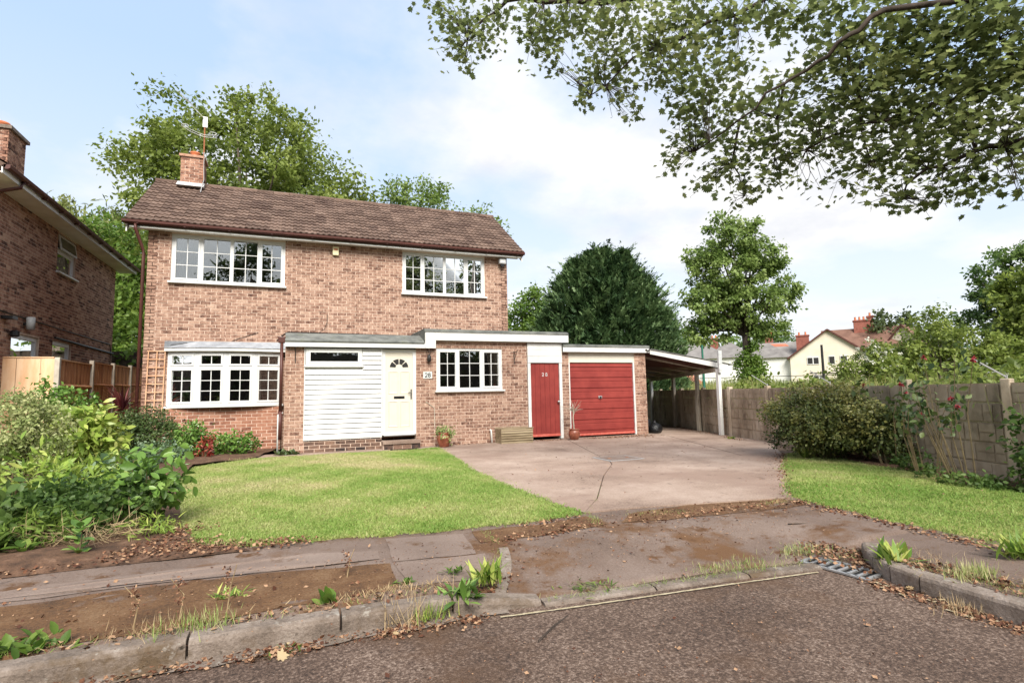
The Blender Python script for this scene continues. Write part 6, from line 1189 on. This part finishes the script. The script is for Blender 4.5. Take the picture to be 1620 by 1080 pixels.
# the overhanging sycamore
SYC = [(2.04,7.84,7.49,0.34,0.14,60),(2.37,7.74,7.23,0.42,0.26,110),(2.24,7.83,6.86,0.30,0.20,60),(2.45,7.77,6.62,0.20,0.14,26),(2.63,7.56,6.91,0.30,0.22,50),(2.82,7.34,7.25,0.24,0.18,40),(3.20,6.99,7.06,0.29,0.25,80),(3.56,6.87,6.83,0.35,0.27,100),(3.30,7.00,6.60,0.29,0.19,50),(3.46,6.96,6.32,0.21,0.12,30),(3.78,6.56,6.92,0.32,0.23,100),(4.09,6.47,6.59,0.32,0.28,110),(3.97,6.57,6.08,0.26,0.28,80),(3.89,6.64,5.70,0.15,0.15,30),(4.32,6.42,6.16,0.26,0.24,80),(4.46,6.42,5.69,0.21,0.21,45),(4.57,6.40,5.43,0.11,0.08,14),(4.33,6.15,6.72,0.33,0.22,110),(4.67,6.04,6.40,0.31,0.28,120),(4.68,6.09,5.94,0.24,0.20,60),(4.92,5.71,6.57,0.36,0.23,140),(5.01,5.72,6.08,0.36,0.27,150),(4.89,5.82,5.63,0.27,0.23,90),(5.20,5.95,5.29,0.28,0.26,90),(5.21,6.20,4.88,0.21,0.23,60),(5.10,6.27,4.63,0.11,0.08,16),(5.31,5.66,5.54,0.30,0.27,120),(5.59,5.82,5.01,0.33,0.31,140),(5.80,5.89,4.54,0.28,0.24,80),(6.02,5.84,4.26,0.19,0.15,36),(6.07,5.84,4.05,0.11,0.07,12),(5.61,6.09,4.40,0.24,0.13,34),(5.40,5.32,6.37,0.35,0.24,150),(5.53,5.33,5.85,0.26,0.23,80),(5.78,5.29,5.24,0.31,0.26,130),(6.07,5.44,4.76,0.32,0.29,140),(6.41,5.33,4.54,0.27,0.20,80),(6.23,5.43,4.23,0.20,0.13,30),(6.83,5.20,4.22,0.16,0.09,20),(5.88,4.93,6.26,0.30,0.20,110),(6.18,4.61,6.08,0.30,0.25,140),(6.21,4.89,5.37,0.30,0.25,120),(6.30,4.91,4.87,0.34,0.25,150),(6.40,4.47,5.60,0.32,0.28,160),(6.48,4.49,5.03,0.32,0.28,180),(6.51,4.64,4.51,0.30,0.20,110),(6.57,4.16,5.78,0.32,0.27,180),(6.73,4.16,5.23,0.35,0.28,220),(6.84,4.27,4.73,0.35,0.29,220),(6.84,4.43,4.26,0.29,0.19,100),(6.75,4.61,3.94,0.21,0.12,32),(6.88,3.84,5.63,0.34,0.31,230),(7.03,3.84,5.02,0.35,0.31,250),(7.11,3.98,4.46,0.36,0.28,220),(7.04,4.16,4.04,0.32,0.22,140),(6.90,4.25,3.69,0.28,0.14,56),(7.09,4.08,3.50,0.20,0.08,22),(7.23,3.91,3.65,0.23,0.14,44),(7.21,3.50,5.49,0.34,0.31,250),(7.33,3.52,4.90,0.34,0.30,240),(7.23,3.62,4.35,0.33,0.25,190),(7.31,3.63,3.87,0.30,0.19,110),(7.33,3.55,3.53,0.22,0.10,24),(7.45,3.21,5.35,0.29,0.32,220),(7.44,3.17,4.72,0.28,0.28,200),(7.38,3.25,4.16,0.25,0.24,130),(7.42,3.29,3.66,0.21,0.17,60),(7.36,3.34,3.38,0.14,0.07,12),(7.79,2.89,5.06,0.42,0.42,160),(7.74,2.89,4.18,0.41,0.41,140),(5.87,5.16,7.13,0.79,0.35,240),(6.81,4.09,6.56,0.88,0.32,320),(7.41,3.35,6.22,0.67,0.37,300),(4.51,6.21,7.47,0.85,0.28,160),(3.09,7.18,7.71,0.69,0.24,90),]
SYB = [[(8.67,2.15,5.63),(7.70,3.17,5.77),(6.78,4.16,6.04),(6.47,4.42,5.72),(6.28,4.73,5.56),(6.06,5.05,5.43),(5.74,5.54,5.08),(5.36,6.04,4.78)],[(8.67,2.15,5.63),(8.11,2.87,6.04),(7.44,3.75,6.39),(6.12,4.89,6.71),(5.30,5.57,6.43),(4.48,6.25,6.14),(3.98,6.61,5.70)],[(6.12,4.89,6.71),(4.83,5.91,7.03),(3.74,6.76,7.21),(2.94,7.37,7.50),(2.42,7.73,7.08),(2.38,7.80,6.58)],[(8.68,2.23,4.84),(7.86,2.89,4.75),(7.47,3.15,4.79),(7.43,3.49,4.75),(7.10,3.85,4.68),(6.74,4.22,4.60),(6.43,4.67,4.56),(6.32,5.25,4.54)],[(8.69,2.29,4.25),(8.00,2.90,4.16),(7.47,3.34,4.03),(7.29,3.74,3.98),(7.01,4.08,3.85),(6.98,4.23,3.62)],[(6.06,5.05,5.43),(6.15,5.27,5.02),(6.20,5.41,4.54)],[(6.47,4.42,5.72),(6.64,4.46,4.79),(6.80,4.46,4.14)],[(5.74,5.54,5.08),(5.81,5.78,4.55),(6.05,5.84,4.12)],[(7.47,3.15,4.79),(7.44,3.33,5.27),(7.16,3.73,5.55)],[(7.70,3.17,5.77),(7.42,3.42,5.49),(7.24,3.76,5.02)],]
sy = thing('sycamore_tree', 'sycamore boughs with lobed leaves hanging into top right of view', 'tree', (9.5, 1.6, .1))
m = MB(); m.tube([(9.5, 1.6, -.3), (9.45, 1.65, 1.5), (9.3, 1.75, 3.2), (9.2, 1.8, 4.6), (9.25, 1.75, 6.4), (9.4, 1.6, 9)], [.42, .34, .30, .27, .2, .08], 12); m.build('trunk', 'bark', sy, smooth=True)
tips = []
for k, br in enumerate(SYB):
    pts = [CAM + (Vector(p) - CAM) * (.86 if k == 0 and 1 < i < 7 else 1) for i, p in enumerate(br)]; n = len(pts); r0 = (.052 if k == 0 else .07) if k < 5 else .022
    if k in (0, 1, 3, 4): pts = [Vector((9.25, 1.78, pts[0].z - .35))] + pts; n += 1
    fine = []
    for i in range(n - 1):
        for j in range(3):
            q = pts[i].lerp(pts[i + 1], j / 3); fine.append(q + (Vector((random.gauss(0, .025), random.gauss(0, .025), random.gauss(0, .02))) if i + j else Vector()))
    fine.append(pts[-1]); kf = len(fine); MB().tube(fine, [r0 * (1 - .93 * (i / (kf - 1)) ** .7) + .004 for i in range(kf)], 7).build('branch', 'dark_bark', sy, smooth=True); tips += fine[3:]
TP = np.array([tuple(t) for t in tips]); tw = MB(); Ps = []
vd = np.array(_f); rd_ = np.array(_r); ud = np.array(_u)
for (x, y, z, rx, ry, n) in SYC:
    c = np.array([x, y, z]); k = int(n * 1.55); g = rng.normal(size=(k, 3)) * np.array([.58, .30, .58]); 
    P = c + (g[:, :1] * rx) * rd_ + g[:, 2:] * ry * ud + g[:, 1:2] * .9 * vd; Ps.append(P)
    near = TP[np.argsort(((TP - c) ** 2).sum(1))[:1]][0]
    for e in P[:: max(1, k // 9)]:
        mid = (near + e) / 2 + rng.normal(size=3) * .05 + np.array([0, 0, .06]); tw.tube([near, mid, e], [.006, .004, .002], 4, cap=False)
P = np.concatenate(Ps); n = len(P); tag(tw.build('twigs', 'dark_bark', sy), kind='stuff')
a = rng.random(n) * 2 * PI; D = np.column_stack([np.cos(a), np.sin(a), rng.normal(size=n) * .45 - .45]); U = np.column_stack([rng.normal(size=n) * .55, rng.normal(size=n) * .55, np.ones(n)]); sz = .052 + .058 * rng.random(n)
T = np.clip(.45 + .5 * (rng.random(n) - .5) + .1 * np.sin(P[:, 0] * 3 + P[:, 2] * 4), 0, 1)
vis = np.argsort(-(sz / np.linalg.norm(P - np.array([0, 0, 1.3]), axis=1)) + 10 * ((P - np.array([0, 0, 1.3])) @ rd_ / ((P - np.array([0, 0, 1.3])) @ vd) > .93) + 10 * ((P - np.array([0, 0, 1.3])) @ ud / ((P - np.array([0, 0, 1.3])) @ vd) > .62)); ind = vis[:300]; rest_ = vis[300:]
V, F, TT = scatter('maple', P[rest_], D[rest_], U[rest_], sz[rest_], T[rest_]); tag(npmesh('crown', V, F, 'leaf_sycamore', sy, TT), kind='stuff')
LM = []
for k in range(8):
    tv, tf = LEAF['maple']; me = bpy.data.meshes.new('leaf'); me.from_pydata([(v[0], v[1], v[2]) for v in tv], [], tf); me.attributes.new('tint', 'FLOAT', 'FACE').data.foreach_set('value', np.full(len(tf), (k + .5) / 8, np.float32)); me.materials.append(M['leaf_sycamore']); LM.append(me)
Dn = norm(D); Xn = norm(np.cross(Dn, U)); Zn = np.cross(Xn, Dn)
for i in ind:
    o = bpy.data.objects.new('leaf', LM[min(7, int(T[i] * 8))]); COL.objects.link(o); o.parent = sy; R = Matrix.Identity(4)
    for j in range(3): R[j][0] = Xn[i][j] * sz[i]; R[j][1] = Dn[i][j] * sz[i]; R[j][2] = Zn[i][j] * sz[i]; R[j][3] = P[i][j] - WL[sy][j]
    o.matrix_local = R; WL[o] = WL[sy]

# ------------------------------------------------------------------ field, far houses and street things
n = 60000; fx_ = rng.random((n, 2)); Yf = -2 + 46 * fx_[:, 0] ** 1.3; Xf = fence_xv(Yf) + .35 + 34 * fx_[:, 1] ** 1.8; Zf = field_z(Xf, Yf) - .02
cl = wob(Xf * .35, Yf * .35, 1, 1); D = rng.normal(size=(n, 3)) * .22; D[:, 2] = 1
V, F, T = scatter('blade', np.column_stack([Xf, Yf, Zf]), D, rdir(n), (.95 + .6 * rng.random(n) + .4 * cl), np.clip(.45 + .35 * cl + .4 * (rng.random(n) - .5), 0, 1), 1.0, wid=np.clip(.012 * np.hypot(Xf, Yf), .15, 1.2))
tag(npmesh('tall_grass', V, F, 'tall_grass', None, T), 'tall uncut grass and seed heads filling field behind concrete fence', 'grass', kind='stuff')
bl_ = []
for y in np.arange(1.5, 13, .9):
    w = 1.0 + .5 * math.sin(y * 2.2); bl_.append((fence_x(y) + 1.6 + .5 * math.sin(y * 3), y, .62, .9, .8, .78 * w))
for y in np.arange(-1, 9, 1.1): bl_.append((fence_x(y) + 4.5 + math.sin(y), y + .5, .75, 1.3, 1.1, .95 + .3 * math.sin(y * 3)))
P, O, T, cc = blob_leaves(bl_, 420, 40, .28); V, F, TT = foliage(P, O, T, 'oval', .11); tag(npmesh('bramble_bank', V, F, 'leaf_beech', None, TT), 'bank of brambles and nettles rising behind concrete fence', 'brambles', kind='stuff')
VW = Vector((.79, .61, 0)).normalized(); WW = Vector((.61, -.79, 0)).normalized()
def gabled(t, c, w, v, hw, dep, base, eave, ridge, wall, rf, over=.35):
    """gable end at c faces against v; the ridge runs dep along v"""
    c = Vector((c[0], c[1], 0)); w, v = Vector(w), Vector(v); P = [c - w * hw + upv * base, c + w * hw + upv * base, c + w * hw + upv * eave, c + upv * ridge, c - w * hw + upv * eave]
    MB().prism(P, v * dep).build('wall', wall, t)
    sl = (ridge - eave) / hw
    for s in (-1, 1):
        a = c + upv * (ridge + .12) - v * over; b = c + w * s * (hw + over) + upv * (eave - sl * over + .12) - v * over
        q = MB().prism([a, b, b - upv * .14, a - upv * .14], v * (dep + 2 * over)).build('roof_slope', rf, t); MB().bar(a - upv * .05 - v * .02, b - upv * .05 - v * .02, .05, .2).build('barge_board', 'brown_plastic', q)
def hipped(t, c, w, v, hw, hd, base, eave, ridge, wall, rf, over=.4):
    c = Vector((c[0], c[1], 0)); w, v = Vector(w), Vector(v); P = [c - w * hw - v * hd, c + w * hw - v * hd, c + w * hw + v * hd, c - w * hw + v * hd]; MB().prism([p + upv * base for p in P], upv * (eave - base)).build('wall', wall, t)
    k = hw + over; d = hd + over; e = [c - w * k - v * d, c + w * k - v * d, c + w * k + v * d, c - w * k + v * d]; e = [p + upv * eave for p in e]; rl = max(hw - hd, .2); r0, r1 = c - w * rl + upv * ridge, c + w * rl + upv * ridge
    MB().add(e + [r0, r1], [(0, 1, 5, 4), (1, 2, 5), (2, 3, 4, 5), (3, 0, 4), (3, 2, 1, 0)]).build('roof', rf, t)
def far_window(t, p, w, v, ww, hh, n=2):
    p = Vector(p); f_ = MB().obox(p - v * .04, w * ww / 2, v * .05, upv * hh / 2).build('window', 'white_upvc', t)
    for k in range(n): MB().obox(p - v * .095 + w * ww * ((k + .5) / n - .5), w * (ww / n / 2 - .06), v * .006, upv * (hh / 2 - .08)).build('pane', 'black_iron', f_)
def stack(t, p, sx, sy_, z0, z1, pots=2, m='far_brick'):
    p = Vector((p[0], p[1], 0)); c = MB().obox(p + upv * (z0 + z1) / 2, WW * sx / 2, VW * sy_ / 2, upv * (z1 - z0) / 2).build('chimney', m, t); MB().obox(p + upv * (z1 - .12), WW * (sx / 2 + .09), VW * (sy_ / 2 + .09), upv * .09).build('chimney_cap', m, c)
    for k in range(pots): MB().lathe(p + WW * sx * ((k + .5) / pots - .5) + upv * z1, [(.14, 0), (.12, .4), (.15, .45), (.1, .45)], 8).build('chimney_pot', 'chimney_pot', c)
ch_ = thing('cream_house', 'cream rendered house with brown roof and gable facing the field', 'house', (67.5, 52.4, 1)); g = Vector((67.4, 52.3, 0)); w2 = Vector((.70, -.714, 0)); v2 = Vector((.714, .70, 0))
gabled(ch_, g, w2, v2, 4.7, 9, .6, 5.6, 9.15, 'render_cream', 'far_roof_brown')
gabled(ch_, g + WW * 8.6 + VW * 4.2, -VW, -WW, 3.2, 9.0, .6, 5.9, 9.35, 'render_cream', 'far_roof_brown'); gabled(ch_, g + WW * 8.6 + VW * 2.0, (Vector((.25, -.97, 0))), Vector((.97, .25, 0)), 2.9, 4, .6, 5.6, 9.3, 'render_cream', 'far_roof_brown')
for (dx, z, ww, hh, n) in ((-1.9, 5.0, 1.45, 1.0, 2), (.35, 5.0, .75, 1.15, 1), (1.75, 5.0, .85, 1.15, 1), (-1.3, 2.5, 1.4, 1.0, 2), (1.6, 2.4, 1.2, 1.0, 1)): far_window(ch_, g + w2 * dx + upv * z, w2, v2, ww, hh, n)
MB().bar(g - w2 * 2.4 - v2 * .06 + upv * 3.35, g + w2 * 1.5 - v2 * .06 + upv * 3.2, .08, .08).build('drain_pipe', 'black_plastic', ch_)
stack(ch_, g + WW * 4.3 + VW * 4, 2.0, .9, 8.2, 10.6, 4); stack(ch_, g + WW * 5.3 + VW * 4.2, .7, .9, 8.2, 11.1, 1)
h_ = thing('white_house', 'white rendered house with pale grey hipped roof behind the carport', 'house', (60, 69.6, 1)); hipped(h_, (59.6, 69.9), WW, VW, 5.2, 3.6, .6, 6.2, 8.75, 'render_white', 'far_roof_grey'); stack(h_, (62.6, 68.6), 1.1, .7, 7.6, 9.6, 2)
for dx in (-3, 0, 3): far_window(h_, Vector((59.6, 69.9, 5.1)) + WW * dx - VW * 3.6, WW, VW, 1.2, 1.1)
h_ = thing('white_house', 'white rendered house with darker grey hipped roof left of ivy trunk', 'house', (61.8, 64.6, 1)); hipped(h_, (61.9, 64.6), WW, VW, 3.3, 3.0, .6, 6.0, 8.5, 'render_white', 'far_roof_grey')
for dx in (-1.6, 1.4): far_window(h_, Vector((61.9, 64.6, 5.0)) + WW * dx - VW * 3.0, WW, VW, 1.1, 1.1)
h_ = thing('white_house', 'white gabled house with grey roof right of ivy trunk', 'house', (65.2, 60.2, 1)); hipped(h_, (65.3, 60.3), WW, VW, 3.0, 2.8, .6, 5.7, 7.9, 'render_white', 'far_roof_grey')
h_ = thing('terraced_house', 'red tiled terraced house between white houses and cream house', 'house', (71, 62, 1)); gabled(h_, (73.5, 60.0), (.714, .70, 0), (-.70, .714, 0), 3.0, 7, .6, 6.0, 8.4, 'render_cream', 'far_roof_grey'); stack(h_, (69.9, 64.4), 1.1, .8, 7.4, 9.9, 2)
MB().prism([(69.0, 63.4, 8.2), (70.5, 61.8, 8.1), (72.4, 59.8, 6.0), (70.9, 61.0, 5.9)], (.1, .1, .1)).build('red_slope', 'far_roof_red', h_)
h_ = thing('terraced_house', 'grey brown roofed house with brick chimney beside cream house', 'house', (70.5, 58.5, 1)); hipped(h_, (69.6, 57.6), WW, VW, 2.9, 2.8, .6, 5.2, 7.2, 'render_white', 'far_roof_brown'); stack(h_, (70.3, 58.6), 1.7, .9, 6.4, 9.2, 2)
h_ = thing('brick_bungalow', 'small red brick gabled building seen under the carport roof', 'house', (36, 46, 1)); gabled(h_, (36.5, 45.5), WW, VW, 1.9, 5, .6, 1.6, 3.2, 'far_brick', 'far_roof_red'); hipped(h_, (33.2, 47.5), WW, VW, 2.4, 2, .6, 2.2, 2.9, 'far_brick', 'far_roof_red'); far_window(h_, Vector((36.5, 45.5, 1.8)) - VW * .03, WW, VW, 1.6, .8, 3)
def pole(name, label, x, y, z0, z1, r, m, cat, extra=None):
    t = thing(name, label, cat, (x, y, z0)); MB().tube([(x, y, z0 - .3), (x, y, z1)], [r, r * .7], 8).build('post', m, t); return t
pole('lamp_post', 'slim dark green post standing behind the carport', 16.77, 19.15, .3, 3.3, .06, 'sign_green', 'post'); MB()
p_ = pole('telegraph_post', 'dark vertical post in front of cream house gable', 23.54, 18.6, .3, 3.36, .075, 'black_iron', 'post')
p_ = pole('bus_stop', 'slim bus stop pole with small green and white sign', 34.78, 18.5, .8, 4.2, .05, 'galvanised', 'sign'); MB().obox((34.75, 18.45, 2.85), WW * .42, VW * .03, upv * .62).build('sign_frame', 'sign_green', p_); MB().obox((34.72, 18.42, 2.90), WW * .34, VW * .02, upv * .48).build('sign_face', 'sign_white', p_); MB().obox((34.70, 18.405, 2.65), WW * .2, VW * .012, upv * .1).build('sign_panel', 'sign_green', p_)
pole('sign_post', 'pale post among shrubs near right edge', 36.3, 17.75, .8, 3.6, .05, 'galvanised', 'post')
rl = thing('iron_railing', 'thin iron railing along far side of field before the houses', 'railing', (45, 40, 1))
for k in range(90):
    p = Vector((36, 44, 0)).lerp(Vector((56, 27, 0)), k / 90); z = float(field_z(np.array(p.x), np.array(p.y))); MB().bar(p + upv * z, p + upv * (z + 1.5), .04, .04).build('upright', 'black_iron', rl)
for dz in (.2, 1.35): MB().bar(Vector((36, 44, 1.1 + dz)), Vector((56, 27, 1.1 + dz)), .04, .06).build('rail', 'black_iron', rl)
